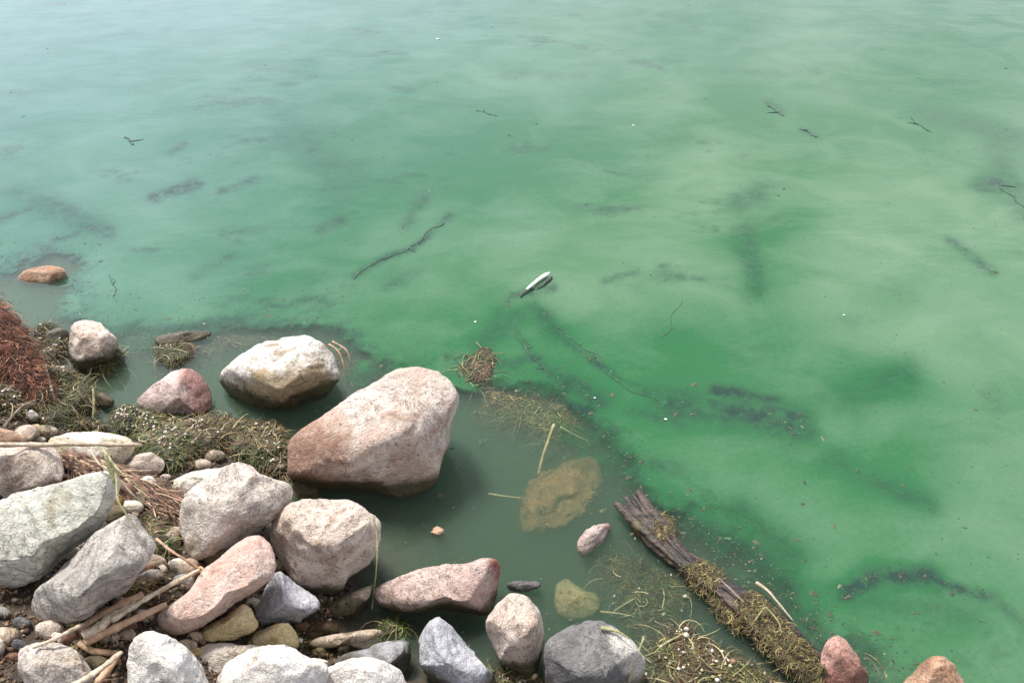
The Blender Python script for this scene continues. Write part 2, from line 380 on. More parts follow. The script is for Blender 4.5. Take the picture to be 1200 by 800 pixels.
ROCKS = [
 # name, outline, material, label, options
 ('boulder', [(257,444),(267,430),(287,415),(309,402),(336,395),(361,394),(377,404),(390,419),(391,429),(398,443),(390,455),(380,470),(361,474),(344,484),(325,482),(300,483),(281,477),(265,461)],
  m_white, 'white angular boulder with brown stained front face standing in water behind the largest one', dict(lift=.92, thick=.75, cuts=[(95,38,.62),(270,28,.80),(215,30,.66),(320,30,.62),(150,50,.74),(30,40,.7),(90,85,.86)], rough=.9)),
 ('boulder', [(342,524),(350,508),(372,494),(394,480),(416,463),(438,452),(452,440),(468,433),(493,432),(515,439),(531,455),(536,472),(531,502),(529,524),(515,546),(509,565),(487,579),(449,585),(410,583),(372,575),(350,562),(342,558)],
  m_pink, 'largest boulder, smooth pink speckled granite lying half in the water', dict(lift=.86, thick=.62, cuts=[(120,55,.72),(300,45,.68),(250,22,.74),(350,40,.8),(60,50,.74),(200,60,.8)], rough=.7)),
 ('rock', [(85,380),(102,374),(120,380),(135,392),(138,405),(125,425),(108,439),(92,437),(80,422),(81,400)],
  m_pale2, 'rounded beige stone upright beside the small grey one at the left waterline', dict(lift=1.1, cuts=[(90,30,.7),(280,30,.7),(0,40,.8)])),
 ('rock', [(48,402),(54,390),(68,384),(80,387),(81,400),(65,408),(52,408)], m_pale, 'small pale grey stone in green weed left of the rounded beige one', dict(lift=1.5, level=4)),
 ('rock', [(180,397),(190,392),(212,391),(240,386),(250,388),(240,395),(215,401),(188,405)], m_pale2, 'flat light splinter of rock barely above water behind the mossy tuft', dict(level=4, z=.004, flat=True, thick=.6)),
 ('rock', [(161,470),(170,460),(185,447),(203,436),(218,432),(235,437),(246,450),(250,468),(243,482),(225,487),(205,488),(180,484),(165,478)],
  m_pinkwet, 'pink stone with dark red wet patch sitting between the weed bank and white boulder', dict(z=.042, thick=.6, cuts=[(180,50,.72),(20,35,.5),(270,40,.7),(90,40,.75)])),
 ('rock', [(20,327),(30,316),(55,311),(73,314),(78,321),(67,330),(50,336),(30,336)], m_orange, 'orange brown stone just breaking the water far from the bank at left', dict(z=.0, thick=.9, level=4)),
 ('rock', [(112,463),(120,459),(135,468),(132,478),(118,477)], m_tan, 'thumb sized pale stone at the edge of the left weed mat', dict(z=.02, level=3)),
 ('rock', [(-15,499),(0,501),(15,505),(34,514),(30,524),(-15,526)], m_orange, 'orange slab cut off by the left edge behind the reed stalk', dict(lift=.8, level=4)),
 ('rock', [(55,515),(90,505),(125,507),(150,512),(158,522),(150,537),(140,545),(115,548),(95,555),(72,548),(60,530)], m_cream, 'cream white stone under the grass stems beside the weed bank', dict(lift=.9, thick=.7)),
 ('rock', [(-30,520),(0,520),(40,519),(63,524),(71,540),(73,560),(66,572),(40,578),(10,590),(-30,598)], m_pale2, 'pale pinkish block at the left edge behind the green grey slab', dict(lift=.6)),
 ('rock', [(-35,600),(0,588),(40,574),(75,566),(107,556),(125,555),(137,562),(136,578),(125,602),(110,624),(85,645),(60,667),(33,684),(0,688),(-35,688)],
  m_green, 'large pale grey green slab with a sharp right edge', dict(lift=1.0, thick=.55, cuts=[(110,62,.62),(320,25,.70),(250,30,.8),(180,60,.74)], rough=.8, push=.03)),
 ('rock', [(40,702),(45,690),(67,672),(88,652),(110,628),(130,615),(150,604),(160,608),(165,620),(177,632),(180,645),(172,658),(158,675),(145,692),(120,710),(95,727),(70,739),(52,735),(42,720)],
  m_grey, 'long smooth grey boulder leaning below the green grey slab', dict(lift=.75, cuts=[(130,55,.7),(310,40,.72),(45,45,.74),(225,35,.8)])),
 ('rock', [(22,770),(25,762),(37,755),(65,752),(85,760),(100,775),(108,792),(105,830),(30,830)], m_pale, 'rounded pale stone in the bottom left corner on brown soil', dict(lift=.6)),
 ('rock', [(152,762),(160,747),(175,741),(200,748),(225,765),(240,785),(250,830),(148,830),(151,790)], m_chalk, 'bright white rounded stone at the bottom edge right of the reed litter', dict(lift=.8)),
 ('rock', [(186,722),(198,710),(225,692),(234,674),(261,650),(285,632),(303,626),(315,638),(321,659),(318,677),(294,695),(270,710),(246,728),(213,743),(192,737)],
  m_rose, 'long rose pink slab lying aslant below the white spotted boulder', dict(lift=.9, thick=.7, cuts=[(120,65,.6),(320,30,.72),(60,35,.78)], rough=.8, push=.03)),
 ('rock', [(210,612),(213,590),(228,572),(245,557),(262,550),(280,541),(292,545),(305,558),(338,568),(341,580),(335,595),(315,612),(290,630),(262,644),(240,653),(225,655),(215,645),(211,628)],
  m_pale, 'large whitish boulder with two dark pits above the rose slab', dict(lift=.9, thick=.75, cuts=[(100,50,.7),(300,30,.74),(200,40,.8),(20,55,.76)], push=.02)),
 ('rock', [(200,577),(203,563),(220,555),(245,549),(270,547),(262,570),(235,585),(210,586)], m_cream, 'smooth cream stone peeking out behind the pitted whitish boulder', dict(lift=.4)),
 ('rock', [(148,547),(160,532),(175,529),(193,540),(191,552),(175,562),(158,558)], m_pale2, 'grey pink stone between the cream stone and the weed bank', dict(lift=.8, level=4)),
 ('rock', [(163,562),(175,556),(188,568),(186,577),(170,572)], m_chalk, 'little white sliver of stone on the brown fibre clump', dict(lift=1.2, level=4)),
 ('rock', [(317,626),(324,605),(342,590),(372,587),(390,589),(408,587),(426,599),(443,611),(443,626),(438,650),(429,662),(408,674),(402,692),(390,697),(360,692),(339,671),(324,647)],
  m_pale2, 'squat pale boulder with orange tinge just below the big pink one', dict(lift=.75, cuts=[(90,50,.72),(270,42,.66),(200,35,.74),(330,35,.74),(20,60,.8)], push=.02)),
 ('rock', [(299,722),(306,701),(315,680),(327,669),(342,681),(366,697),(376,710),(366,720),(342,732),(309,733)], m_blue, 'blue grey wedge shaped stone between rose slab and squat boulder', dict(lift=.6, cuts=[(150,40,.62),(50,45,.66),(270,40,.7)])),
 ('rock', [(375,710),(390,704),(414,692),(437,684),(437,697),(426,714),(411,728),(387,726)], m_tan, 'tan stone with a flat lit face below the squat boulder', dict(lift=.5, level=4)),
 ('rock', [(216,748),(234,737),(264,722),(285,707),(294,714),(302,731),(298,741),(270,750),(225,757)], m_yel, 'yellow ochre stone under the lower edge of the rose slab', dict(lift=.6)),
 ('rock', [(289,752),(300,740),(324,731),(339,730),(348,743),(350,760),(320,768),(293,762)], m_yel, 'yellowish blocky stone right of the brighter ochre one', dict(lift=.4, level=4)),
 ('rock', [(228,765),(240,754),(264,753),(300,756),(335,758),(345,775),(300,787),(260,797),(240,792)], m_pale, 'pale flat stone behind the bottom white pair', dict(lift=.8, level=4)),
 ('rock', [(253,795),(270,773),(300,758),(340,756),(358,770),(385,780),(378,830),(250,830)], m_chalk, 'white creased rock at the bottom edge left of the rounded white one', dict(lift=1.2, push=.02)),
 ('rock', [(352,774),(370,770),(386,774),(382,790),(360,795)], m_cream, 'small cream stone wedged between two white rocks', dict(lift=1.4, level=3)),
 ('rock', [(360,808),(375,786),(408,773),(435,770),(455,776),(472,786),(480,808),(478,835),(362,835)], m_chalk, 'rounded white rock with black specks at the bottom edge', dict(lift=1.0, push=.03)),
 ('rock', [(385,778),(408,764),(450,752),(478,749),(481,765),(476,792),(430,795)], m_blue, 'blue grey flat topped slab behind the black specked white rock', dict(lift=.5, cuts=[(100,60,.55),(330,30,.7),(270,50,.8)])),
 ('rock', [(353,757),(366,748),(402,741),(440,736),(453,740),(440,748),(402,756),(365,762)], m_tan, 'thin elongated tan stone above the blue grey slab', dict(lift=1.6, level=4)),
 ('rock', [(344,742),(362,727),(392,729),(398,742),(370,752),(348,756)], m_dkred, 'dark red stone in the hollow under the blue grey wedge', dict(lift=.2, level=4)),
 ('rock', [(328,526),(331,518),(347,511),(356,516),(345,528),(334,530)], m_cream, 'little cream stone touching the left end of the big pink boulder', dict(lift=1.0, level=4)),
 ('rock', [(343,560),(355,562),(380,572),(376,592),(352,592),(341,585)], m_brown, 'reddish brown stone under the left foot of the big pink boulder', dict(lift=.5, level=4)),
 ('rock', [(440,690),(462,679),(494,666),(526,661),(548,661),(560,655),(578,655),(585,664),(582,688),(577,708),(570,722),(547,719),(523,715),(500,716),(474,716),(447,709)],
  m_wedge, 'wedge shaped pink slab with dark wet rim standing in the shallows', dict(z=.055, thick=.7, cuts=[(90,60,.6),(275,25,.66),(0,30,.82),(120,30,.75)], rough=.8)),
 ('rock', [(491,749),(500,728),(512,722),(526,731),(547,755),(561,775),(580,790),(575,812),(540,820),(510,805),(495,785)],
  m_blue, 'grey purple rock tapering to the right in the dark shallows', dict(z=.055, cuts=[(60,45,.6),(230,30,.66),(150,40,.74)])),
 ('rock', [(571,725),(582,708),(599,695),(617,699),(631,714),(637,734),(637,757),(632,775),(626,794),(615,794),(600,782),(588,776),(578,757),(571,740)],
  m_pale2, 'egg shaped pinkish stone with a white streak and one dark dot', dict(z=.075, cuts=[(90,45,.74),(280,35,.72),(200,35,.8)], rough=.6)),
 ('rock', [(640,757),(652,746),(678,731),(695,725),(716,734),(739,752),(754,772),(753,800),(745,830),(645,830),(640,790)],
  m_two, 'grey rock with dark patch and pale rim right of the egg shaped stone', dict(z=.062, cuts=[(100,55,.7),(330,35,.72),(230,40,.76)], rough=.8)),
 ('rock', [(651,687),(663,678),(681,685),(704,699),(701,717),(678,725),(657,722),(650,708)], m_lime, 'submerged yellow green stone above the dark patched rock', dict(z=-.035, level=4, thick=.4, flat=True)),
 ('rock', [(592,684),(605,680),(632,681),(634,688),(615,694),(596,692)], m_dark, 'small dark flat stone just above the egg shaped one', dict(z=.01, level=4)),
 ('rock', [(676,638),(683,625),(696,615),(712,613),(716,617),(708,630),(694,641),(681,648)], m_pinkwet, 'small pinkish stone chip surfacing near the upper log end', dict(z=.0, level=4, thick=.5, flat=True)),
 ('rock', [(610,607),(617,572),(640,552),(669,539),(692,533),(703,539),(705,565),(695,591),(672,607),(643,620),(623,620)],
  m_olive, 'submerged brown algae covered slab in the clear water', dict(z=-.050, thick=.2, flat=True, cuts=[(100,80,.75),(280,60,.8)], rough=2.2)),
 ('rock', [(962,770),(968,751),(980,741),(993,750),(1006,770),(1017,792),(1014,825),(962,825)], m_redb, 'brick red stone beside the lower end of the log', dict(z=.02)),
 ('rock', [(1056,800),(1080,776),(1104,766),(1120,782),(1136,810),(1130,835),(1056,835)], m_orange, 'brown stone half submerged at the bottom edge far right', dict(z=.012)),
 ('rock', [(192,628),(203,618),(213,628),(211,643),(196,641)], m_tan, 'small tan stone left of the pitted whitish boulder', dict(lift=.5, level=3)),
 ('rock', [(158,676),(175,667),(190,667),(194,677),(178,688),(160,688)], m_pale, 'small pale stone in dark moss right of the long grey boulder', dict(lift=.4, level=3)),
 ('rock', [(-14,748),(2,746),(6,757),(3,770),(-14,772)], m_pale, 'grey pebble cut by the left edge above the corner stone', dict(lift=.6, level=3)),
 ('rock', [(195,539),(205,533),(224,532),(219,541),(206,547)], m_chalk, 'little flat white stone on the weed bank', dict(lift=1.0, level=3)),
 ('rock', [(28,484),(36,479),(46,486),(44,495),(33,494)], m_chalk, 'tiny white stone below the rusty fibrous root', dict(lift=1.0, level=3)),
 ('rock', [(118,585),(140,575),(150,592),(136,606),(118,606)], m_olive, 'dull olive stone in the gap right of the green grey slab', dict(lift=.2, level=3)),
]
for i, (nm, poly, mat, label, kw) in enumerate(ROCKS):
    make_rock(nm, poly, mat, label, seed=i + 1, **kw)

def hit(px, py):
    d = ray(px, py).normalized(); best = None
    for bv in BV:
        h = bv.ray_cast(CP, d)
        if h[0] is not None and (best is None or h[3] < best): best = h[3]
    # ground / water, a few steps
    t = -CAM_H / d.z
    P = CP + d * t; g = max(gz(P.x, P.y), 0)
    for _ in range(4):
        t = (g - CAM_H) / d.z; P = CP + d * t; g = max(gz(P.x, P.y), 0)
    return min(t, best) if best else t, d

def ground_seen(px, py):
    t, d = hit(px, py); P = CP + d * t; return P.z - gz(P.x, P.y) < .012 and P.z > .004
rs = random.Random(99); nfill = 0; used_l = set()
fm = [(m_tan, 'tan'), (m_brown, 'red brown'), (m_grey, 'grey'), (m_yel, 'ochre'), (m_pale2, 'pinkish'), (m_darkolive, 'dark brown'), (m_dark, 'slate dark'), (m_cream, 'cream')]
NEAR = [(437,510,'largest pink boulder'),(65,620,'green grey slab'),(110,670,'long grey boulder'),(255,680,'rose slab'),(275,600,'pitted whitish boulder'),(380,640,'squat pale boulder'),(335,702,'blue grey wedge stone'),(105,525,'cream white stone'),
        (65,785,'rounded stone in the bottom left corner'),(200,775,'bright white stone at the bottom'),(420,790,'black specked white rock'),(310,785,'creased white rock'),(400,750,'thin tan stone'),(30,550,'pinkish block at left'),(260,735,'ochre stone'),(165,715,'thick white reed')]
for _ in range(2600):
    x, y = rs.uniform(0, 480), rs.uniform(500, 798)
    if nfill >= 80: break
    if not ground_seen(x, y): continue
    r0 = rs.uniform(4.5, 17); asp = rs.uniform(.6, 1); rot = rs.uniform(0, 3.1); k_ = 8; mt, cw_ = rs.choice(fm)
    nx_, ny_, nn_ = min(NEAR, key=lambda q: (q[0] - x) ** 2 + (q[1] - y) ** 2)
    rel = ('right of' if x > nx_ else 'left of') if abs(x - nx_) > abs(y - ny_) else ('just below' if y > ny_ else 'just above')
    lb_ = f"{'tiny' if r0 < 6 else 'small' if r0 < 9 else 'fist sized'} {cw_} stone {rel} the {nn_}"
    if lb_ in used_l: continue
    used_l.add(lb_)
    poly = [(x + r0 * math.cos(q) * rs.uniform(.8, 1.15) * 1.1, y + r0 * asp * math.sin(q) * rs.uniform(.8, 1.15)) for q in [i_ * 2 * math.pi / k_ + rot for i_ in range(k_)]]
    make_rock('small_stone', poly, mt, lb_, lift=.5, level=3, seed=200 + nfill, group='small stones in the gaps', cat='stone'); nfill += 1
base, bf = ico(1); Vs = []; Fs = []; Cs = []
for _ in range(9000):
    x, y = rs.uniform(-10, 490), rs.uniform(490, 820)
    if len(Vs) > 3200: break
    t, d = hit(x, y); P = CP + d * t
    if P.z - gz(P.x, P.y) > .012 or P.z < .002: continue
    sz = rs.uniform(.0015, .005) * (1.7 if rs.random() < .1 else 1); A = base * sz * rng.uniform(.6, 1.3, 3) * (1 + rng.uniform(-.25, .25, (len(base), 1)))
    Vs.append(A + np.array(P) + [0, 0, sz * .4]); Fs.append(bf + len(base) * len(Fs))
    cc = np.array(rs.choice([(.16, .10, .06), (.30, .20, .12), (.07, .045, .03), (.42, .33, .22), (.22, .12, .07), (.1, .07, .05)])) * rs.uniform(.4, .85); Cs.append(np.tile(cc, (len(base), 1)))
tag(mesh_np('gravel', np.concatenate(Vs), np.concatenate(Fs), M_pebble, col=np.concatenate(Cs)), 'brown grit and gravel in the gaps between the rocks', 'gravel', kind='stuff')

def tube(pts, rad, seg=8, flat=1.0, noise_amp=0., seed=0, cap=True):
    pts = [Vector(p) for p in pts]; n = len(pts); V = []; up = Vector((0, 0, 1))
    for i, p in enumerate(pts):
        t = (pts[min(i + 1, n - 1)] - pts[max(i - 1, 0)]).normalized()
        a = t.cross(up); a = a.normalized() if a.length > 1e-4 else Vector((1, 0, 0)); b = a.cross(t).normalized()
        r = rad[i] if hasattr(rad, '__len__') else rad
        for k in range(seg):
            q = 2 * math.pi * k / seg
            rr = r * (1 + (noise.noise(Vector((i * .35, k * 1.7, seed * 3.1))) * noise_amp if noise_amp else 0))
            V.append(p + a * math.cos(q) * rr + b * math.sin(q) * rr * flat)
    Fq = []
    for i in range(n - 1):
        for k in range(seg):
            a0 = i * seg + k; a1 = i * seg + (k + 1) % seg; Fq.append((a0, a1, a1 + seg, a0 + seg))
    c0 = len(V); V.append(pts[0]); V.append(pts[-1])
    for k in range(seg):
        Fq.append((c0, (k + 1) % seg, k, k)) ; Fq.append((c0 + 1, (n - 1) * seg + k, (n - 1) * seg + (k + 1) % seg, (n - 1) * seg + (k + 1) % seg))
    return V, Fq
def obj_poly(name, V, Fq, mat, parent=None, smooth=True):
    me = bpy.data.meshes.new(name)
    Fq = [tuple(dict.fromkeys(f)) for f in Fq]
    me.from_pydata([tuple(v) for v in V], [], Fq); me.materials.append(mat)
    for p in me.polygons: p.use_smooth = smooth
    me.update(); o = bpy.data.objects.new(name, me); COL.objects.link(o)
    if parent: o.parent = parent
    return o
def catmull(P, k=8):
    P = [Vector(p) for p in P]
    if len(P) < 3: return [P[0].lerp(P[-1], i / (k * 2)) for i in range(k * 2 + 1)]
    Q = [P[0] * 2 - P[1]] + P + [P[-1] * 2 - P[-2]]; out = []
    for i in range(1, len(Q) - 2):
        a, b_, c_, d = Q[i - 1:i + 3]
        for j in range(k):
            t = j / k; out.append(.5 * ((2 * b_) + (c_ - a) * t + (2 * a - 5 * b_ + 4 * c_ - d) * t * t + (3 * b_ - a - 3 * c_ + d) * t ** 3))
    out.append(P[-1]); return out
def laid(pxs, wpx, lift=0.0):
    """3-D path of a stem lying on whatever it crosses: (x,y) picture places -> points, straight over gaps"""
    path = catmull([(x, y, 0) for x, y in pxs], 6); n = len(path)
    hs = [hit(p.x, p.y) for p in path]; t = [h[0] for h in hs]
    env = [min(t[max(0, i - 9):i + 10]) for i in range(n)]
    env = [sum(env[max(0, i - 4):i + 5]) / len(env[max(0, i - 4):i + 5]) for i in range(n)]
    pts = []
    for i, p in enumerate(path):
        tt = min(env[i], t[i]); pts.append(CP + hs[i][1] * (tt - wpx * .5 * tt / F - lift))
    return pts
def stem(name, pxs, w0, w1, mat, label, cat, group=None, flat=.8, lift=0., seg=8, sub=0.):
    pts = laid(pxs, max(w0, w1), lift)
    if sub: pts = [p - Vector((0, 0, sub)) for p in pts]
    n = len(pts); dist = (pts[0] - CP).length
    rad = [(w0 + (w1 - w0) * i / (n - 1)) * .5 * dist / F for i in range(n)]
    rad = [r * (1 + .35 * math.exp(-(((i * 1.0 / n * 3.1 + .4) % 1 - .5) / .06) ** 2) + .22 * noise.noise(p * 70)) for i, (r, p) in enumerate(zip(rad, pts))]
    C = pts[0].copy(); V, Fq = tube([p - C for p in pts], rad, seg, flat, .35, len(name) + pxs[0][0])
    o = obj_poly(name, V, Fq, mat); o.location = C
    return tag(o, label, cat, group)

# ------------------------------------------------------------------ weed mats, pebbles
def strands(P, L, W, cols, curl=.8, up=.25, dirs=None, spread=math.pi, seg=4, seed=0):
    """many little ribbons as one mesh: base points P (n,3)"""
    r = np.random.default_rng(seed); n = len(P)
    a = r.uniform(-spread, spread, n) + (0 if dirs is None else dirs)
    L = L * r.uniform(.45, 1.3, n); W = W * r.uniform(.6, 1.4, n)
    k = r.normal(0, curl, n) / seg; pos = np.array(P, float).copy(); vs = []
    pit = r.uniform(-.1, up, n)
    for s in range(seg + 1):
        wd = W * (1 - .6 * s / seg)
        side = np.stack([-np.sin(a), np.cos(a), r.uniform(-.4, .4, n)], 1) * wd[:, None] * .5
        vs.append(pos - side); vs.append(pos + side)
        st = L / seg
        pos = pos + np.stack([np.cos(a) * st, np.sin(a) * st, pit * st], 1); a = a + k; pit = pit - r.uniform(.05, .3, n)
    V = np.stack(vs, 1).reshape(-1, 3); m = 2 * (seg + 1)
    base = np.arange(n)[:, None] * m
    Fc = np.concatenate([np.stack([base + 2 * s, base + 2 * s + 1, base + 2 * s + 3, base + 2 * s + 2], -1).reshape(-1, 4) for s in range(seg)])
    cl = np.array(cols)[r.integers(0, len(cols), n)] * r.uniform(.35, 1.7, (n, 1)) ** 1.3; cl = np.repeat(cl, m, 0)
    return V, Fc, cl
WEED = [(.042, .058, .015), (.06, .068, .02), (.03, .045, .012), (.075, .058, .025), (.11, .10, .04), (.07, .04, .02), (.018, .022, .008)]
GREEN = [(.055, .08, .018), (.04, .065, .018), (.09, .11, .03), (.12, .11, .045), (.025, .035, .012), (.10, .07, .04)]
RUST = [(.13, .052, .03), (.18, .07, .038), (.07, .03, .018), (.28, .14, .08), (.02, .012, .01), (.10, .04, .025), (.03, .015, .01)]
STRAW = [(.42, .30, .18), (.32, .2, .12), (.22, .13, .08), (.5, .38, .24), (.12, .07, .045)]
def in_poly_pts(poly_w, n, seed):
    r = np.random.default_rng(seed); P = np.array(poly_w); mn, mxx = P.min(0), P.max(0); out = np.zeros((0, 2))
    while len(out) < n:
        Q = r.uniform(mn, mxx, (n * 2, 2)); Q = Q[sdist(Q[:, 0], Q[:, 1], poly_w) > -.01]; out = np.r_[out, Q]
    return out[:n]
M_matbase = None
m, n, l, b = new_mat('matted weed'); t = N(n, 'ShaderNodeTexCoord'); v = t.outputs['Object']
a1 = noise_n(n, l, v, 30, 5, .7); a2 = noise_n(n, l, v, 140, 3, .7)
c = mixc(n, l, mrange(n, l, a1, .4, .62), (.035, .045, .012), (.10, .085, .03)); c = mixc(n, l, mrange(n, l, a2, .5, .65, 0, .8), c, (.14, .11, .05))
c = mixc(n, l, mrange(n, l, a2, .45, .35, 0, .9), c, (.012, .012, .006))
l.new(c, b.inputs['Base Color']); b.inputs['Roughness'].default_value = .7
bp = N(n, 'ShaderNodeBump'); bp.inputs['Distance'].default_value = .01; l.new(a2, bp.inputs['Height']); l.new(bp.outputs[0], b.inputs['Normal'])
M_matbase = m
MATS = []
def weed_mat(poly_px, label, n, peb, cols=WEED, height=.03, float_z=0., seed=0, L=.024, W=.0024, fade=.05, pebc=None):
    pw = [tuple(at(x, y, float_z)[:2]) for x, y in poly_px]; P = np.array(pw)
    xs = np.arange(P[:, 0].min() - .05, P[:, 0].max() + .05, .008); ys = np.arange(P[:, 1].min() - .05, P[:, 1].max() + .05, .008)
    X, Y, Fc = sheet(xs, ys)
    def hgt(X, Y):
        d = sdist(X, Y, pw); Q = np.c_[X.ravel(), Y.ravel()]
        nz = vnoise(Q * 22, seed, 4).reshape(X.shape); nb = vnoise(Q * 9, seed + 5, 3).reshape(X.shape)
        g = np.maximum(ground_z(X, Y), float_z - .012)
        e = sstep(-fade, fade, d + (nb - .5) * fade * 1.6)
        return g + e * height * (.35 + 1.1 * nz * nb * 2) - (1 - e) * (.05 + .02), d, e
    Z, d, e = hgt(X, Y)
    keep = (e.ravel()[Fc] > .02).any(1)
    used = np.unique(Fc[keep]); remap = np.full(X.size, -1); remap[used] = np.arange(len(used))
    V = np.c_[X.ravel(), Y.ravel(), Z.ravel()][used]; Fk = remap[Fc[keep]]
    C = V.mean(0); root = empty('waterweed_mat', C); tag(root, label, 'waterweed', 'mats of washed up weed')
    mesh_np('weed_bed', V - C, Fk, M_matbase, root)
    n = int(n * 2.2); S_ = in_poly_pts(pw, n, seed + 1); zz, dd, ee = hgt(S_[:, 0], S_[:, 1])
    k = ee > .35; S_ = S_[k]; zz = zz[k]
    V, Fk, cl = strands(np.c_[S_, zz + .002], L, W, cols, curl=2.6, up=.16, seed=seed + 2)
    zn = sstep(.42, .58, vnoise(V[:, :2] * 11, seed + 61, 3))[:, None]       # greener and browner clumps
    cl = cl * (zn * np.array([.85, .88, .6]) + (1 - zn) * np.array([1.15, .82, .85])) * (.35 + 1.1 * vnoise(V[:, :2] * 40, seed + 62, 2))[:, None]
    o = mesh_np('strand', V - C, Fk, M_strand, root, smooth=False, col=cl); o['kind'] = 'stuff'
    S2 = S_[:len(S_) // 26]; V, Fk, cl = strands(np.c_[S2, zz[:len(S2)] + .004], .075, .0022, [(.2, .17, .08), (.13, .13, .05), (.24, .19, .1), (.08, .06, .03)], curl=1.8, up=.25, seg=6, seed=seed + 77)
    o = mesh_np('long_strand', V - C, Fk, M_strand, root, smooth=False, col=cl); o['kind'] = 'stuff'
    if peb:
        r = np.random.default_rng(seed + 9); base, bf = ico(1); Vs = []; Fs = []; Cs = []
        Q = in_poly_pts(pw, peb * 3, seed + 3); nn = vnoise(Q * 7, seed + 31, 3); Q = Q[np.argsort(-nn - np.random.default_rng(seed).uniform(0, .5, len(nn)))][:peb]
        zz, dd, ee = hgt(Q[:, 0], Q[:, 1])
        for j in range(len(Q)):
            if ee[j] < .3: continue
            s = r.uniform(.0013, .0042) * (1.7 if r.random() < .10 else 1)
            A = base * (s * r.uniform(.7, 1.3, 3)) * (1 + r.uniform(-.3, .3, (len(base), 1)))
            Vs.append(A + np.array([Q[j, 0], Q[j, 1], zz[j] + s * .6 + .003]) - C); Fs.append(bf + len(base) * len(Fs))
            cc = np.array((pebc or [(.56, .50, .40), (.40, .31, .20), (.62, .58, .50), (.24, .16, .09), (.2, .17, .12)])[r.integers(0, 5)]) * r.uniform(.75, 1.15)
            Cs.append(np.tile(cc, (len(base), 1)))
        o = mesh_np('shell_grit', np.concatenate(Vs), np.concatenate(Fs), M_pebble, root, col=np.concatenate(Cs)); o['kind'] = 'stuff'
    return root
weed_mat([(30,390),(60,378),(85,385),(90,405),(78,430),(110,445),(118,470),(105,490),(130,505),(60,512),(-60,500),(-60,440),(20,440)],
         'green brown weed mat piled round the rusty root at the left waterline', 5200, 420, seed=21, height=.045)
weed_mat([(135,490),(150,480),(200,484),(250,480),(275,478),(300,485),(330,505),(345,530),(342,565),(300,560),(270,545),(230,555),(190,575),(150,530),(135,512)],
         'broad weed bank dotted with white shells below the white boulder', 7500, 750, seed=33, height=.04, cols=WEED + GREEN)
weed_mat([(180,405),(205,398),(235,402),(232,420),(200,432),(178,425)], 'loose weed tuft under the flat light splinter', 900, 12, seed=41, height=.022, fade=.03)
weed_mat([(118,408),(140,400),(150,412),(140,432),(120,440),(108,442)], 'dark weed clinging to the right side of the rounded beige stone', 700, 6, seed=44, height=.02, fade=.03)
weed_mat([(520,430),(545,412),(578,398),(588,415),(585,440),(565,455),(530,450)], 'brown weed clump floating just above the big pink boulder', 1500, 14, seed=47, height=.014, fade=.045, cols=[(.06, .065, .03), (.09, .075, .04), (.05, .045, .03)])
weed_mat([(740,765),(760,735),(800,725),(850,745),(890,765),(930,790),(960,830),(740,830),(745,795)],
         'shell strewn weed mat in the shallows below the log', 4200, 170, seed=51, height=.02, cols=WEED, fade=.05)
weed_mat([(430,722),(470,718),(490,735),(480,748),(440,750)], 'green slimy weed patch at the left foot of the wedge slab', 900, 8, seed=55, height=.02, cols=GREEN, fade=.03)
weed_mat([(575,780),(620,775),(650,790),(650,830),(480,830),(500,800)], 'weed and shell litter around the foot of the egg shaped stone', 1800, 60, seed=57, height=.016, cols=GREEN + WEED, fade=.04)
weed_mat([(180,600),(215,600),(212,660),(232,672),(190,700),(165,690),(180,650)], 'dark moss in the gap beside the long grey boulder', 1500, 40, seed=59, height=.02, cols=GREEN, fade=.03)
weed_mat([(90,745),(150,715),(200,715),(190,740),(158,750),(150,820),(90,820),(105,780)], 'litter of brown reed scraps and grit in the bottom left gap', 1800, 260, seed=61, height=.02, cols=STRAW, fade=.04)
weed_mat([(-30,690),(40,690),(45,735),(70,748),(25,765),(-30,760)], 'rusty brown soil crumbs under the green grey slab', 1100, 140, seed=63, height=.02, cols=RUST + STRAW, fade=.03, L=.03)
weed_mat([(330,755),(400,752),(400,765),(360,775),(340,770)], 'grit and moss in the gap under the thin tan stone', 350, 70, seed=65, height=.012, cols=GREEN, fade=.02)
weed_mat([(1015,790),(1035,770),(1060,778),(1050,800),(1020,812)], 'small green weed tuft between the red and brown stones at lower right', 700, 0, seed=67, height=.01, cols=[(.03, .08, .04), (.04, .10, .05)], fade=.03)

weed_mat([(690,640),(760,625),(830,690),(800,740),(735,745),(700,690)], 'brownish sunken weed under the clear water beside the log', 900, 30, seed=70, height=.02, float_z=-.025, cols=WEED, fade=.06)
weed_mat([(540,440),(600,450),(680,470),(700,520),(640,520),(570,490)], 'faint sunken weed bed inside the edge of the green scum', 1300, 0, seed=73, height=.02, float_z=-.022, cols=[(.12,.10,.04),(.09,.09,.03),(.16,.12,.06)], fade=.06)
weed_mat([(385,400),(415,405),(420,440),(400,465),(385,440)], 'sunken brown weed right of the white angular boulder', 500, 0, seed=75, height=.02, float_z=-.03, cols=[(.12,.08,.04),(.09,.07,.03)], fade=.05)
weed_mat([(130,392),(250,388),(330,392),(330,402),(270,415),(250,440),(240,425),(150,405)], 'sunken weed along the scum edge behind the loose tuft', 900, 10, seed=77, height=.02, float_z=-.03, cols=WEED, fade=.05)

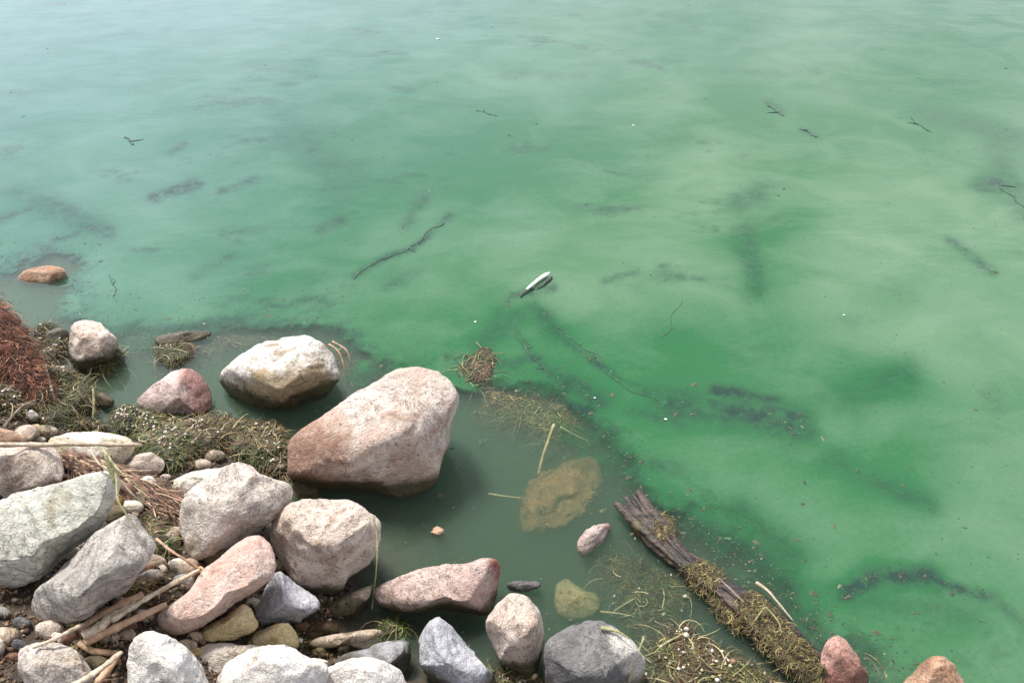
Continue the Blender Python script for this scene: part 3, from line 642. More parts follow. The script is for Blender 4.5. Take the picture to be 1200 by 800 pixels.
# ------------------------------------------------------------------ log
def px_pts(L, z): return [at(x, y, z) for x, y in L]
root = empty('driftwood_log', at(850, 690, 0)); tag(root, 'half sunken dark driftwood log draped with yellow green weed', 'log')
C = root.location
m, n, l, b = new_mat('wet rotten wood'); t = N(n, 'ShaderNodeTexCoord')
mp = N(n, 'ShaderNodeMapping'); mp.inputs['Rotation'].default_value = (0, 0, R(52)); mp.inputs['Scale'].default_value = (.16, 1, 1)
l.new(t.outputs['Object'], mp.inputs['Vector'])
a1 = noise_n(n, l, mp.outputs[0], 70, 5, .65); a2 = noise_n(n, l, t.outputs['Object'], 22, 4, .6)
c = mixc(n, l, mrange(n, l, a1, .42, .6), (.014, .010, .007), (.075, .048, .035)); c = mixc(n, l, mrange(n, l, a2, .55, .7, 0, .7), c, (.12, .10, .03))
l.new(c, b.inputs['Base Color']); b.inputs['Roughness'].default_value = .5
bp = N(n, 'ShaderNodeBump'); bp.inputs['Distance'].default_value = .008; l.new(a1, bp.inputs['Height']); l.new(bp.outputs[0], b.inputs['Normal'])
M_wood = m
sp = [(738,592),(757,615),(778,636),(800,656),(825,676),(855,702),(880,722),(905,742),(930,764),(950,780),(972,798)]
wd = [22,29,30,25,27,34,40,44,42,36,28]
path = catmull([at(x, y, .004) for x, y in sp], 10); ws = np.interp(np.linspace(0, 10, len(path)), range(11), wd)
V = []; seg = 40
for i, p in enumerate(path):
    tn = (path[min(i + 1, len(path) - 1)] - path[max(i - 1, 0)]).normalized(); a = tn.cross(Vector((0, 0, 1))).normalized(); bb = a.cross(tn)
    rr0 = ws[i] * .5 * (p - CP).length / F * 1.02
    for k in range(seg):
        q = 2 * math.pi * k / seg
        rid = noise.noise(Vector((i * .045, math.cos(q) * 3.2, math.sin(q) * 3.2))) * .36 + noise.noise(Vector((i * .2, math.cos(q) * 7, math.sin(q) * 7))) * .14
        r1 = rr0 * (1 + rid); V.append(p + a * math.cos(q) * r1 + bb * math.sin(q) * r1 * .72 - C)
Fq = [(i * seg + k, i * seg + (k + 1) % seg, (i + 1) * seg + (k + 1) % seg, (i + 1) * seg + k) for i in range(len(path) - 1) for k in range(seg)]
c0 = len(V); V += [path[0] - C, path[-1] - C]
Fq += [(c0, (k + 1) % seg, k) for k in range(seg)] + [(c0 + 1, (len(path) - 1) * seg + k, (len(path) - 1) * seg + (k + 1) % seg) for k in range(seg)]
o = obj_poly('trunk', V, Fq, M_wood, root)
BV.append(BVHTree.FromPolygons([tuple(Vector(v) + C) for v in V], [tuple(f) for f in Fq]))
for k, (L_, w_) in enumerate([([(721,589),(742,610),(768,634),(800,665)], 8), ([(748,575),(757,592),(775,612),(792,628)], 9), ([(733,583),(750,605),(772,626)], 5), ([(742,580),(765,612),(790,640),(812,660)], 5)]):
    pts = catmull([at(x, y, .018 + .006 * (k % 2)) for x, y in L_], 8); nn = len(pts)
    V, Fq = tube([p - C for p in pts], [w_ * .5 * 2.1 / F * (0.5 + 1. * math.sin(math.pi * min(1, (i + 3) / nn))) for i in range(nn)], 8, .8, .4, k)
    obj_poly('splinter', V, Fq, M_wood, root)
def on_log(poly, n, seed):
    Q = np.random.default_rng(seed).uniform(np.min(poly, 0), np.max(poly, 0), (n * 4, 2)); Q = Q[sdist(Q[:, 0], Q[:, 1], poly) > 0][:n]; out = []
    for x, y in Q:
        t, d = hit(x, y); out.append(CP + d * (t - .004))
    return np.array([p[:] for p in out])
LOGW = [(.10, .085, .025), (.07, .065, .018), (.17, .135, .05), (.045, .035, .012), (.08, .045, .02), (.02, .017, .008)]
for k, (poly, n_) in enumerate([(p_, int(q_ * 2.4)) for p_, q_ in [([(800,662),(822,655),(845,668),(848,678),(830,690),(812,690)], 350), ([(862,700),(885,690),(905,712),(935,745),(968,782),(965,800),(930,790),(900,765),(880,742),(866,720)], 1300),
                                ([(768,600),(786,606),(792,620),(778,630),(765,618)], 160), ([(822,690),(845,700),(870,735),(862,740),(835,712)], 200)]]):
    P = on_log(poly, n_, 71 + k); V, Fk, cl = strands(P, .022, .0020, LOGW, curl=3.0, up=.12, dirs=-.9, spread=1.8, seed=81 + k)
    o = mesh_np('draped_weed', V - np.array(C), Fk, M_strand, root, smooth=False, col=cl); o['kind'] = 'stuff'
stem('reed_stalk', [(886,682),(900,692),(912,706),(930,728)], 3.6, 1.5, M_reed_pale, 'curved white reed sliver on the upper side of the log', 'reed', 'dead reed stalks', lift=.006)
stem('reed_stalk', [(842,677),(858,692),(872,706)], 2.5, 2, M_twig, 'short grey stem lying along the middle of the log', 'reed', 'dead reed stalks', lift=.004)
stem('reed_stalk', [(884,728),(896,712),(902,716),(912,728),(916,742)], 2, 1.2, M_green, 'bent straw coloured stem in the log\'s weed drape', 'reed', 'dead reed stalks', lift=.004)

# ------------------------------------------------------------------ rusty root, fibre clump
def shag(name, spine_px, wpx, z0, z1, cols, nf, L, W, mat_core, label, cat, seed, dirs, part='fibre', spread=.6):
    n_ = len(spine_px); P0 = [at(x, y, z0 + (z1 - z0) * i / (n_ - 1)) for i, (x, y) in enumerate(spine_px)]
    C = P0[0].copy(); root = empty(name, C); tag(root, label, cat)
    pts = catmull(P0, 8); ws = np.interp(np.linspace(0, n_ - 1, len(pts)), range(n_), wpx)
    rad = [w * .5 * (p - CP).length / F for w, p in zip(ws, pts)]
    V, Fq = tube([p - C for p in pts], [r * .85 for r in rad], 24, .8, 1.1, seed)
    obj_poly('core', V, Fq, mat_core, root); BV.append(BVHTree.FromPolygons([tuple(Vector(v) + C) for v in V], [tuple(dict.fromkeys(f)) for f in Fq]))
    r = np.random.default_rng(seed); Q = []
    for _ in range(nf):
        i = r.integers(0, len(pts) - 1); f = r.random(); p = pts[i].lerp(pts[i + 1], f); tn = (pts[i + 1] - pts[i]).normalized()
        a = tn.cross(Vector((0, 0, 1))).normalized(); bb = a.cross(tn); q = r.uniform(-.4, math.pi + .4)
        rr_ = rad[i] * r.uniform(.8, 1.08); Q.append((p + a * math.cos(q) * rr_ + bb * math.sin(q) * rr_ * .85 - C)[:])
    V, Fk, cl = strands(np.array(Q), L, W, cols, curl=2.6 if spread > 1 else .9, up=.02, dirs=dirs, spread=spread, seg=5, seed=seed)
    o = mesh_np(part, V, Fk, M_fibre, root, smooth=False, col=cl); o['kind'] = 'stuff'
    return root
M_rust = stalk_mat('rotten rusty wood', (.14, .045, .02), (.07, .025, .015), .9)
M_fcore = stalk_mat('brown husk', (.22, .12, .08), (.12, .07, .05), .9)
shag('rotten_root', [(-45,360),(-8,392),(16,420),(34,447),(48,470)], [56,46,36,28,16], .16, .04, RUST, 8000, .034, .0017, M_rust, 'rust red shredded root leaning in from the left edge', 'root', 91, -.9, spread=2.2)
shag('dry_leaf_bundle', [(76,534),(100,546),(128,558),(160,578),(190,592),(212,598)], [12,22,26,36,30,8], .11, .09, [(.30, .2, .13), (.2, .12, .08), (.12, .07, .045), (.38, .28, .2), (.06, .035, .025), (.16, .08, .05)], 1500, .10, .0022, M_fcore, 'bundle of frayed brown leaf sheaths between cream stone and pitted boulder', 'dead leaves', 93, -.45, spread=.3)

# ------------------------------------------------------------------ stems and twigs
G = 'dead reed stalks'
stem('reed_stalk', [(-20,521),(40,521),(90,520),(135,521),(166,521)], 6, 4, M_reed_pale, 'pale reed lying flat across the cream stone from the left edge', 'reed', G, lift=.004)
stem('reed_stalk', [(97,746),(115,735),(133,722),(160,708)], 13, 9, M_reed_pale, 'thick white broken reed end beside the rose slab', 'reed', G, lift=.02)
stem('reed_stalk', [(130,727),(165,705),(200,685),(234,667)], 7, 4, M_reed_pale, 'slim cream reed running up to the rose slab', 'reed', G, lift=.03)
stem('reed_stalk', [(99,753),(130,738),(160,724),(196,708)], 9, 7, M_reed_brown, 'pinkish brown reed parallel to and below the white one', 'reed', G, lift=.014)
stem('reed_stalk', [(92,737),(115,722),(140,708),(168,696)], 8, 9, M_reed_brown, 'flaky brown bark strip above the thick white reed', 'reed', G, lift=.01, flat=.35)
stem('reed_stalk', [(38,758),(60,750),(80,740),(98,731)], 4, 5, M_reed_pale, 'thin yellow reed resting on the corner stone', 'reed', G, lift=.012)
stem('reed_stalk', [(85,803),(105,792),(125,778),(142,764)], 7, 5, M_reed_pale, 'straw stalk pointing up right in the bottom left litter', 'reed', G, lift=.012)
stem('reed_stalk', [(108,806),(122,790),(134,774),(140,764)], 9, 6, M_reed_brown, 'brown stalk crossing under the straw one in the litter', 'reed', G, lift=.004)
stem('reed_stalk', [(93,752),(108,762),(124,764),(138,765)], 6, 6, M_reed_brown, 'short bent brown stalk below the paired reeds', 'reed', G, lift=.004)
stem('twig', [(183,631),(200,645),(218,656),(236,668)], 3, 3, M_reed_brown, 'thin brown twig bridging to the upper end of the rose slab', 'twig', 'twigs on the bank', lift=.01)
stem('twig', [(0,452),(12,456),(22,458)], 2, 1.5, M_twig, 'short grey twig under the rusty root at the left edge', 'twig', 'twigs on the bank', lift=.01)
stem('twig', [(16,456),(8,466),(0,476)], 2, 1.5, M_twig, 'forked grey twig tip near the left edge', 'twig', 'twigs on the bank', lift=.012)
stem('twig', [(4,501),(14,488),(26,476),(42,468)], 3, 1.5, M_twig, 'longer grey twig slanting below the rusty root', 'twig', 'twigs on the bank', lift=.012)
GS = 'grass stems over the stones'
stem('grass_stem', [(120,526),(130,540),(136,560),(138,585),(150,605),(162,622)], 3, 1.5, M_green, 'longest yellow green grass stem hanging down to the grey boulder', 'grass stem', GS, lift=.02)
stem('grass_stem', [(121,527),(134,545),(150,560),(172,578)], 3, 1.5, M_green, 'grass stem bending right over the brown leaf bundle', 'grass stem', GS, lift=.025)
stem('grass_stem', [(106,528),(118,545),(135,556)], 2.5, 1.5, M_reed_pale, 'short dry stem left of the green grass stems', 'grass stem', GS, lift=.02)
stem('grass_stem', [(124,532),(128,548),(134,566)], 4, 3, M_green, 'short bright green blade crossing the cream stone', 'grass stem', GS, lift=.022)
stem('grass_stem', [(140,562),(162,585),(190,598),(208,600)], 2, 1.5, M_reed_pale, 'pale stem combed along the brown leaf bundle', 'grass stem', GS, lift=.012)
stem('grass_stem', [(52,428),(57,445),(62,462),(66,480)], 3, 2.5, M_reed_pale, 'upright pale stem beside the rusty root', 'grass stem', GS, lift=.015)
stem('grass_stem', [(54,428),(64,438),(74,446)], 2, 1.5, M_reed_pale, 'thin side stem forking right beside the rusty root', 'grass stem', GS, lift=.015)
stem('grass_stem', [(109,455),(110,472),(109,492)], 2.5, 2, M_green, 'straight olive stem standing in the left weed mat', 'grass stem', GS, lift=.01)
stem('grass_stem', [(437,603),(442,632),(441,668),(438,692),(436,714)], 2.2, 1.4, M_green, 'long straw hanging down the right side of the squat boulder', 'grass stem', GS, lift=.01)
stem('grass_stem', [(704,735),(722,739),(738,748)], 5, 2, M_green, 'pale green blade against the rim of the dark patched rock', 'grass stem', GS, lift=.004)
SG = 'stems lying in the clear shallows'
for pts, w, lb in [([(650,488),(640,515),(630,550)], 4, 'upright straw stem under water above the brown slab'), ([(657,492),(672,500),(692,510)], 3, 'short stem under water slanting right above the brown slab'),
                   ([(572,570),(592,573),(612,575)], 3, 'faint stem under water left of the brown slab'), ([(704,708),(724,710),(745,714)], 3, 'green stem right of the submerged yellow green stone'),
                   ([(720,708),(732,700),(746,692)], 2.5, 'thin stem angled up right in the shallows'), ([(738,790),(746,765),(756,738)], 4, 'olive stem standing in the shallows right of the dark patched rock'),
                   ([(758,775),(775,750),(800,735)], 3, 'pale stem on the shell strewn mat'), ([(384,395),(396,405),(404,430)], 3, 'brown stem in the murk right of the white boulder'), ([(388,392),(404,402),(410,418)], 3, 'second brown stem in the murk above the big pink boulder')]:
    stem('underwater_reed', pts, w, w * .6, M_green if 'murk' not in lb else M_reed_brown, lb, 'stem', SG, lift=0, sub=.028)

# ------------------------------------------------------------------ floating bits on the scum
m, n, l, b = new_mat('white quill'); b.inputs['Base Color'].default_value = (.72, .76, .72, 1); b.inputs['Roughness'].default_value = .45; M_white = m
M_fdark = stalk_mat('wet dark quill', (.05, .06, .045), (.025, .03, .022), .5)
root = empty('floating_feather', at(628, 333, 0)); tag(root, 'white feather with dark tip afloat in the middle of the green scum', 'feather'); C = root.location
for nm_, pp_, r0_, r1_, mt_, z_ in (('vane', ((617,339),(625,332),(634,325),(644,319)), .004, .0085, M_white, .012), ('shaft', ((609,346),(614,342),(620,338),(627,336)), .004, .006, M_fdark, .008), ('barb', ((628,337),(636,333),(643,327),(647,322)), .003, .0075, M_fdark, .007)):
    pts = catmull([at(x, y, z_) for x, y in pp_], 8); nn = len(pts)
    V, Fq = tube([p - C for p in pts], [(r0_ + (r1_ - r0_) * i / nn) * (1 if i < nn - 4 else (nn - i) / 5) * (1 + .25 * noise.noise(p * 90)) for i, p in enumerate(pts)], 12, .4, .2); obj_poly(nm_, V, Fq, mt_, root)
A, bf2 = ico(3); A = A * np.array([.016, .011, .006]) * (1 + (vnoise(A * 2.5, 3, 3)[:, None] - .5) * 1.4)
tag(mesh_np('leaf_scrap', A, bf2, M_reed_brown, loc=at(513, 622, .003)), 'little brown leaf scrap afloat right of the big pink boulder', 'leaf')
base, bf = ico(2)
FL = 'white flecks floating on the scum'
base, bf = ico(2)
for x, y, s, lb in [(780,491,.007,'white fleck afloat beside the dark weed line right of centre'), (557,377,.007,'white fleck afloat below and left of the feather'), (513,46,.016,'white fleck near the top of the picture'),
                    (742,147,.009,'pale fleck in the upper middle of the scum'), (989,369,.006,'pale fleck in the pale green scum at right'), (697,466,.005,'tiny fleck on the edge of the clear water')]:
    A = base * s * .7 * np.array([1, .7, .35]) * (1 + (vnoise(base * 2, int(x), 2)[:, None] - .5) * .8)
    tag(mesh_np('floating_fleck', A, bf, M_white, loc=at(x, y, .002)), lb, 'fleck', FL)


WG = 'dark weed strands drifting in the scum'
M_wline = stalk_mat('dark drifting weed', (.05, .10, .06), (.03, .06, .045), .7)
WL = [([(414,326),(430,313),(452,302),(476,292),(492,280),(512,266),(526,252)], 4, 'long dark weed strand drifting left of the feather'),
      ([(690,415),(705,428),(728,446),(748,458),(768,470)], 3, 'crooked dark weed strand right of the clear water'),
      ([(645,378),(662,392),(682,406),(700,420)], 2.5, 'thin weed strand leading down right from under the feather'),
      ([(603,372),(606,390),(618,412),(634,428),(642,442)], 2.5, 'thin weed strand curving down from below the feather'),
      ([(900,124),(909,128),(916,136)], 3.5, 'short forked dark twig afloat at upper right'),
      ([(944,152),(950,158),(958,160)], 3, 'small dark twig afloat right of the forked one'),
      ([(1168,212),(1182,226),(1200,243)], 4, 'dark stem trailing off the right edge'),
      ([(1068,136),(1078,146),(1092,156)], 3, 'dark twig afloat among ripples at upper right'),
      ([(776,395),(788,370),(800,350)], 1.5, 'hair thin weed thread right of the feather'),
      ([(130,322),(134,335),(134,348)], 2.5, 'short dark thread afloat left of centre'),
      ([(148,160),(156,170)], 4, 'tiny dark scrap afloat at upper left'),
      ([(560,130),(582,136)], 3, 'small dark scrap afloat at upper middle')]
for pts, w, lb in WL:
    P = catmull([at(x, y, .0015) for x, y in pts], 10)
    rs = random.Random(len(lb)); P = [p + Vector(((noise.noise(p * 14) - .0) * .022, (noise.noise(p * 14 + Vector((9, 9, 0)))) * .022, 0)) for p in P]; C = P[0].copy(); s = (C - CP).length / F
    V, Fq = tube([p - C for p in P], [w * .22 * s * (.35 + 1.1 * abs(noise.noise(P[i] * 30)) * 2) * (1 if 0 < i < len(P) - 1 else .3) for i in range(len(P))], 6, .3, .5, len(lb))
    for bI in range(len(P) // 16):      # side shoots
        i = rs.randrange(1, len(P) - 1); a = rs.uniform(0, 6.28); q = [P[i] - C + Vector((math.cos(a), math.sin(a), 0)) * s * w * 3.5 * t_ for t_ in (0, .5, 1)]
        v2, f2 = tube(q, [w * .3 * s, w * .25 * s, w * .08 * s], 5, .3); off = len(V); V += v2; Fq += [tuple(k + off for k in f) for f in f2]
    o = obj_poly('weed_strand', V, Fq, M_wline); o.location = C; tag(o, lb, 'waterweed', WG)

# ------------------------------------------------------------------ water: closed body, algal scum on its surface
xs = spaced(-4.6, 4.6, .0165, 300)
yn = [.5]; 
while yn[-1] < 7.5: yn.append(yn[-1] + .0075 + .0032 * max(0, yn[-1] - .9))
s = yn[-1] - yn[-2]; y = yn[-1]
while y < 300: s *= 1.35; y += s; yn.append(y)
pre = []; s = .01; y = yn[0]
while y > -300: s *= 1.5; y -= s; pre.append(y)
ys = np.array(pre[::-1] + yn)
X, Y, Fc = sheet(xs, ys); W3 = np.c_[X.ravel(), Y.ravel(), np.zeros(X.size)]
px, py = to_px(W3); behind = W3[:, 1] < .5
px = np.clip(px, -400, 1600); py = np.clip(py, -60, 900); py = np.where(behind, 900, py)
Wxy = W3[:, :2]
# warp picture places a little with place-fixed noise so that edges are ragged
sc = np.clip(4.0 / np.maximum(Wxy[:, 1], .8), .5, 4)
wx = (vnoise(Wxy * 3, 101, 5, .6) - .5) * 30 * sc; wy = (vnoise(Wxy * 3, 111, 5, .6) - .5) * 22 * sc
qx, qy = px + wx * .8, py + wy * .8
CPTS = [(600,30,.5),(300,40,.45),(100,50,.4),(950,55,.6),(1150,70,.3),(850,30,.3),(1050,20,.3),(600,75,.75),(1000,115,.2),(1100,125,.1),(700,120,.45),(480,130,.4),(420,200,.1),(560,195,.0),(640,215,.18),(820,235,.85),(760,285,.72),(840,330,.75),(1000,300,.85),(1000,385,.7),(1160,560,.6),
        (1050,220,.6),(878,285,.15),(905,350,.3),(940,405,.25),(700,430,.15),(830,440,.05),(620,400,.12),(540,310,.4),(450,350,.25),(320,330,.2),(220,320,.45),(170,300,.62),(120,230,.7),(300,250,.35),(60,220,.3),
        (1100,400,.85),(1050,470,.35),(1015,455,.25),(980,500,.5),(1150,500,.6),(1000,560,.18),(1050,575,.15),(940,545,.22),(900,590,.35),(1100,620,.5),(950,640,.45),(1100,740,.45),(1190,700,.5),(780,540,.15),(740,500,.15),(830,560,.4),(880,490,.3),(980,500,.45),
        (930,200,.3),(1180,300,.7),(1180,160,.4),(700,340,.65),(620,280,.65),(680,250,.35),(1180,650,.55),(250,150,.35),(0,150,.45),(100,170,.5),(350,120,.25),(480,170,.1),(380,200,.2),(700,180,.2),(740,210,.3),(620,180,.1),(1080,150,.1),(950,140,.15),(550,260,.3),(330,200,.25)]
num = np.zeros(len(px)); den = np.zeros(len(px)) + 1e-9
for a, b_, s_ in CPTS:
    w = np.exp(-(((qx - a) / 62) ** 2 + ((qy - b_) / 40) ** 2)) + 1e-3 / (1 + ((qx - a) / 60) ** 2 + ((qy - b_) / 40) ** 2) ** 2
    num += w * s_; den += w
tone = num / den - .10
haze_teal = np.clip((640 - qx) / 700 * .75 + (330 - qy) / 330 * .55 + (vnoise(Wxy * 1.3, 191, 4) - .5) * .5, 0, 1)  # bluish sky haze on the water, painted in: stronger towards left and top
tone = tone + (vnoise(Wxy * np.array([1.8, 2.2]), 121, 6, .6) - .5) * .32
# scum-free water along the bank
clear = [(-500,375),(-200,345),(0,322),(28,300),(70,292),(98,312),(92,345),(70,368),(130,384),(185,392),(250,381),(330,385),(400,388),(425,430),(470,432),(545,438),(590,452),(640,455),(690,480),(715,515),(735,548),(722,575),(760,588),(800,622),(850,655),(885,690),(935,735),(985,765),(1050,800),(1100,860),(1200,900),(1200,960),(-500,960)]
dc = sdist(qx, qy, clear)
dc = dc + (vnoise(Wxy * 9, 151, 4, .65) - .5) * 55 + (vnoise(Wxy * 30, 152, 3, .6) - .5) * 20
soft = 16 + 26 * sstep(.35, .65, vnoise(Wxy * 2.2, 181, 2))
cover = 1 - sstep(-1., .8, dc / soft)
semi = sdist(qx, qy, [(985,700),(1000,668),(1080,668),(1150,690),(1200,720),(1300,720),(1300,900),(1000,900),(960,760)]); cover *= 1 - .22 * sstep(-10, 14, semi)
s2 = sdist(qx, qy, [(800,560),(880,600),(940,650),(930,690),(880,680),(800,620)]); cover *= 1 - .35 * sstep(-25, 15, s2)
s3 = sdist(qx, qy, [(620,470),(740,510),(760,590),(700,560),(640,480)]); cover = np.maximum(cover, .35 * sstep(-20, 10, s3))
dark = np.zeros(len(px)); murk = np.zeros(len(px))
DS = [(790,474,935,500,22,.6),(760,590,860,640,22,.42),(850,630,930,700,24,.45),(1010,700,1130,720,20,.22),(655,440,700,470,14,.5),(560,400,610,370,12,.35),(875,270,885,340,14,.3),(960,470,1040,445,20,.18),(1170,170,1200,250,16,.25),(20,225,110,265,16,.3),(340,155,400,215,22,.2),(178,232,230,214,8,.8),(258,222,300,210,6,.55),(0,228,75,235,7,.3),(0,256,60,240,6,.5),(60,238,128,268,8,.5),(95,262,126,274,8,.5),(50,290,110,262,6,.35),(415,325,455,300,5,.6),(455,300,482,292,5,.6),(482,292,526,252,5,.65),
      (472,265,498,232,8,.45),(375,268,397,258,8,.6),(450,340,495,315,8,.3),(600,375,625,415,4,.5),(625,415,642,440,8,.6),(640,380,700,425,5,.5),(690,415,735,450,5,.5),(735,450,768,470,5,.6),(628,362,652,385,12,.5),(608,346,650,338,7,.6),
      (712,328,745,320,6,.4),(835,458,905,470,9,1.),(855,482,935,492,11,.8),(760,545,795,552,10,.7),(900,122,916,134,6,.5),(940,154,956,162,4,.5),(1150,215,1172,213,12,.6),(1110,280,1168,316,6,.5),(862,237,890,230,12,.4),
      (985,690,1020,670,13,1.),(1020,670,1090,674,13,.95),(1090,674,1160,700,8,.7),(1160,700,1200,730,7,.4),(870,600,930,650,20,.35),(200,178,218,168,5,.45),(330,160,410,200,18,.18),(225,325,270,300,7,.3),(575,455,690,482,10,.6),(640,462,690,480,7,.6),
      (740,480,800,500,10,.3),(560,400,600,350,8,.25),(130,385,260,380,7,.5),(310,382,420,392,8,.45),(60,290,92,300,6,.5),(0,318,60,292,7,.5),(1000,470,1060,440,22,.25),(980,540,1090,590,16,.3),(690,500,760,590,18,.3),(1160,460,1175,480,10,.3),
      (740,72,775,80,5,.35),(455,102,482,106,4,.4),(290,76,345,84,6,.25),(1080,130,1200,165,14,.25),(590,90,680,88,7,.22),(850,85,960,85,7,.2)]
for x1, y1, x2, y2, w_, st in DS:
    ex, ey = x2 - x1, y2 - y1; t_ = np.clip(((qx * .4 + px * .6 - x1) * ex + (qy * .4 + py * .6 - y1) * ey) / (ex * ex + ey * ey), 0, 1)
    d = np.hypot(qx * .4 + px * .6 - x1 - t_ * ex, (qy * .4 + py * .6 - y1 - t_ * ey) * 1.25)
    if w_ >= 12:
        soft_w = vnoise(Wxy * 4.5, 133, 4, .55); tone = tone - st * .9 * np.exp(-(d / (w_ * 1.4)) ** 2) * (.4 + soft_w)
        murk = np.maximum(murk, st * 1.15 * np.exp(-(d / (w_ * 1.15)) ** 2) * sstep(.25, .7, soft_w))
    dark = np.maximum(dark, st * np.exp(-(d / w_) ** 2))
brk = vnoise(Wxy * 14, 131, 4, .6); dark = dark * np.clip(.35 + 1.6 * (brk - .18), 0, 1.2)
dark = np.maximum(dark, murk)
gran = vnoise(Wxy * 5, 141, 5, .7)
dark = np.clip(dark * 1.25 + .5 * sstep(.60, .78, gran) * .35, 0, 1)
dark = np.maximum(dark, .55 * np.exp(-((dc + 9) / 11) ** 2) * sstep(.3, .6, vnoise(Wxy * 6, 161, 3)))
dark = np.clip(dark + .45 * sstep(.57, .72, vnoise(Wxy * np.array([3.5, 6]), 171, 6, .68)) * sstep(.45, .62, vnoise(Wxy * 1.1, 172, 2)), 0, 1)
tone = np.clip(tone, -.1, 1.1)
col = np.stack([tone, cover, dark], 1)
# tiny crumbs of weed afloat, thickest along the scum edge and in the dark patches
rq = np.random.default_rng(5); ok = (px > -30) & (px < 1230) & (py > 0) & (py < 830) & ~behind
area = np.clip(Wxy[:, 1], .8, 6) ** -1.2
wgt = ok * area * (.05 + 1.6 * np.exp(-((dc + 4) / 26) ** 2) + 2.4 * np.clip(dark, 0, 1) ** 1.5 + .10 * (dc > 0)); wgt = wgt * (_g := ground_z(Wxy[:, 0], Wxy[:, 1]) < -.01)
pick = rq.choice(len(wgt), 5200, p=wgt / wgt.sum()); Q = Wxy[pick] + rq.uniform(-.009, .009, (5200, 2)); n5 = len(Q)
a5 = rq.uniform(0, 6.28, n5); L5 = rq.uniform(.0010, .0042, n5) * (1 + 2.0 * (rq.random(n5) < .07)); W5 = L5 * rq.uniform(.2, .8, n5)
ring = []
for k5 in range(6):
    q5 = k5 * math.pi / 3; r5 = rq.uniform(.55, 1.15, n5); ex = np.cos(q5) * L5 * r5; ey = np.sin(q5) * W5 * r5
    ring.append(np.stack([Q[:, 0] + ex * np.cos(a5) - ey * np.sin(a5), Q[:, 1] + ex * np.sin(a5) + ey * np.cos(a5), np.full(n5, .0006)], 1))
top = np.stack([Q[:, 0], Q[:, 1], .0012 + W5 * .35], 1); Vd = np.stack(ring + [top], 1).reshape(-1, 3); b5 = np.arange(n5)[:, None] * 7
Fd = np.concatenate([np.concatenate([b5 + k5, b5 + (k5 + 1) % 6, b5 + 6], 1) for k5 in range(6)])
pal = np.array([(.04, .06, .03), (.07, .07, .035), (.07, .06, .035), (.03, .045, .03), (.05, .11, .05), (.16, .17, .10)]); cd = pal[rq.choice(6, n5, p=[.28, .22, .16, .18, .12, .04])]
tag(mesh_np('floating_debris', Vd, Fd, M_strand, col=np.repeat(cd, 7, 0)), 'crumbs of weed and silt afloat along the edge of the scum', 'debris', kind='stuff')
nx, ny = len(xs), len(ys); nv = nx * ny; D = -3.
rim = np.concatenate([np.arange(nx), nx * np.arange(1, ny) + nx - 1, nx * (ny - 1) + np.arange(nx - 2, -1, -1), nx * np.arange(ny - 2, 0, -1)])
low = W3[rim].copy(); low[:, 2] = D; k = len(rim); j = np.arange(k); jn = (j + 1) % k
skirt = np.stack([rim[jn], rim[j], nv + j, nv + jn], 1)
Vw = np.r_[W3, low, [[0, 0, D]]]
me_f = np.r_[Fc, skirt, np.stack([nv + jn, nv + j, np.full(k, nv + k), np.full(k, nv + k)], 1)]
cw = np.zeros((len(Vw), 3)); cw[:nv] = col
me = bpy.data.meshes.new('water')
faces = np.r_[Fc, skirt]; tris = np.stack([nv + jn, nv + j, np.full(k, nv + k)], 1)
me.vertices.add(len(Vw)); me.vertices.foreach_set('co', Vw.astype(np.float32).ravel())
loops = np.r_[faces.ravel(), tris.ravel()].astype(np.int32); me.loops.add(len(loops)); me.loops.foreach_set('vertex_index', loops)
ls = np.r_[np.arange(len(faces)) * 4, len(faces) * 4 + np.arange(len(tris)) * 3].astype(np.int32)
me.polygons.add(len(ls)); me.polygons.foreach_set('loop_start', ls); me.polygons.foreach_set('loop_total', np.r_[np.full(len(faces), 4), np.full(len(tris), 3)].astype(np.int32))
at_ = me.color_attributes.new('Col', 'FLOAT_COLOR', 'POINT'); at_.data.foreach_set('color', np.c_[cw, np.r_[haze_teal, np.zeros(len(cw) - nv)]].astype(np.float32).ravel())
me.update(calc_edges=True); wo_ = bpy.data.objects.new('water', me); COL.objects.link(wo_)
tag(wo_, 'calm shallow water clouded with bright green algal scum', kind='structure')

m, n, l, b = new_mat('algal water'); n.remove(b); out = n['Material Output']
ca = N(n, 'ShaderNodeVertexColor', layer_name='Col'); sp_ = N(n, 'ShaderNodeSeparateColor'); l.new(ca.outputs[0], sp_.inputs[0])
t = N(n, 'ShaderNodeTexCoord'); v = t.outputs['Object']
dn = noise_n(n, l, v, 3.5, 6, .6, .3); st = N(n, 'ShaderNodeMapping'); st.inputs['Scale'].default_value = (.9, 1.1, 1); l.new(v, st.inputs['Vector'])
sn = noise_n(n, l, st.outputs[0], 3.2, 8, .54, .7); gn = noise_n(n, l, v, 60, 4, .7); gn2 = noise_n(n, l, v, 24, 5, .7, .5)
tn = mathn(n, l, 'MULTIPLY_ADD', mrange(n, l, sn, .25, .75, -.5, .5), .40, sp_.outputs[0])
tn = mathn(n, l, 'MULTIPLY_ADD', mrange(n, l, gn, .3, .7, -.5, .5), .12, tn)
film = mixc(n, l, tn, (.026, .112, .043), (.122, .205, .126))
film = mixc(n, l, mathn(n, l, 'MULTIPLY', ca.outputs['Alpha'], .8), film, mixc(n, l, tn, (.022, .102, .072), (.078, .180, .158)))  # alpha tints the film with the painted bluish haze reflection
gf = noise_n(n, l, v, 190, 3, .8); film = mixc(n, l, mrange(n, l, gf, .60, .68, 0, .14), film, (.20, .33, .17)); film = mixc(n, l, mrange(n, l, gf, .40, .32, 0, .18), film, (.03, .085, .04))
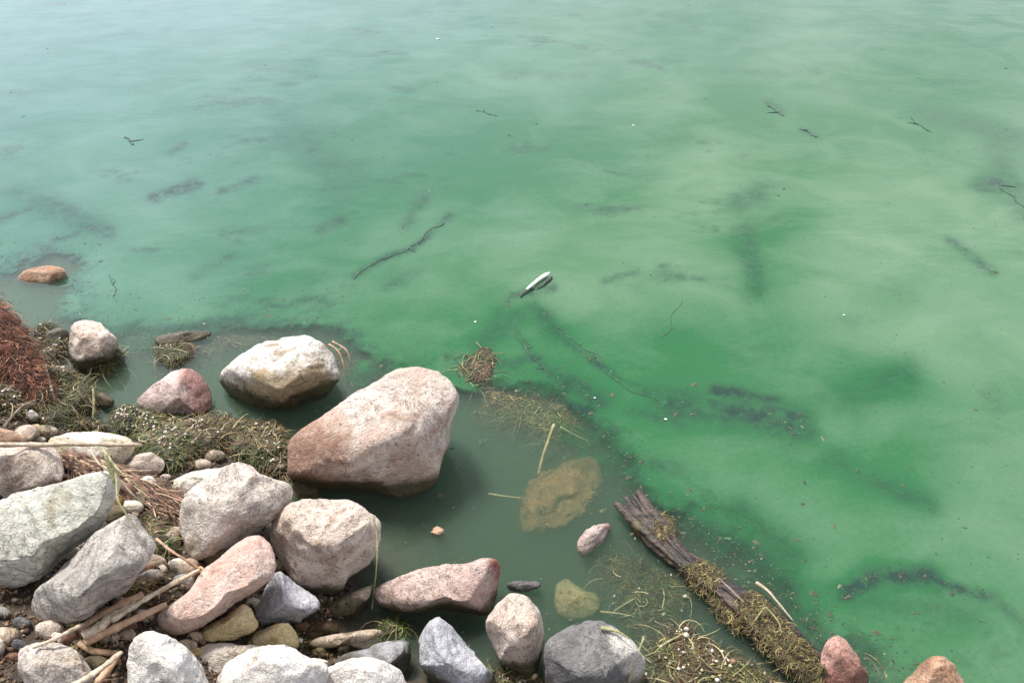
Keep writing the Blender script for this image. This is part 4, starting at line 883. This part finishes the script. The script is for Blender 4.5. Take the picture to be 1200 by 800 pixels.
dk = mathn(n, l, 'MULTIPLY', sp_.outputs[2], mrange(n, l, gn2, .3, .62, .35, 1.25))
film = mixc(n, l, dk, film, (.018, .045, .034))
fd = N(n, 'ShaderNodeBsdfDiffuse'); l.new(film, fd.inputs[0])
tr = N(n, 'ShaderNodeBsdfTransparent')
cvn = mathn(n, l, 'MULTIPLY_ADD', mrange(n, l, gn2, .3, .7, -.5, .5), .28, sp_.outputs[1])
cv = mrange(n, l, cvn, .08, .85, 0, .97)
body = N(n, 'ShaderNodeMixShader'); l.new(cv, body.inputs[0]); l.new(tr.outputs[0], body.inputs[1]); l.new(fd.outputs[0], body.inputs[2])
rp = N(n, 'ShaderNodeMapping'); rp.inputs['Scale'].default_value = (.7, 1.2, 1); l.new(v, rp.inputs['Vector'])
r1 = noise_n(n, l, rp.outputs[0], 5, 3, .5); r2 = noise_n(n, l, rp.outputs[0], 26, 2, .5)
rmask = mrange(n, l, noise_n(n, l, v, .9, 2), .5, .68)
hh = mathn(n, l, 'MULTIPLY_ADD', mathn(n, l, 'MULTIPLY', r2, rmask), .38, r1)
bp = N(n, 'ShaderNodeBump'); bp.inputs['Strength'].default_value = 1; bp.inputs['Distance'].default_value = .0028; l.new(hh, bp.inputs['Height'])
gl = N(n, 'ShaderNodeBsdfGlossy'); gl.inputs['Roughness'].default_value = .05; l.new(bp.outputs[0], gl.inputs['Normal'])
fr = N(n, 'ShaderNodeFresnel'); fr.inputs['IOR'].default_value = 1.333; l.new(bp.outputs[0], fr.inputs['Normal'])
ge = N(n, 'ShaderNodeNewGeometry'); nb = mathn(n, l, 'SUBTRACT', 1, ge.outputs['Backfacing']); ff = mathn(n, l, 'MULTIPLY', fr.outputs[0], nb)
ms = N(n, 'ShaderNodeMixShader'); l.new(ff, ms.inputs[0]); l.new(body.outputs[0], ms.inputs[1]); l.new(gl.outputs[0], ms.inputs[2])
l.new(ms.outputs[0], out.inputs['Surface'])
pv = N(n, 'ShaderNodeVolumePrincipled'); pv.inputs['Color'].default_value = (.27, .40, .285, 1); pv.inputs['Density'].default_value = 15; pv.inputs['Anisotropy'].default_value = .2
l.new(pv.outputs[0], out.inputs['Volume'])
m.cycles.homogeneous_volume = True
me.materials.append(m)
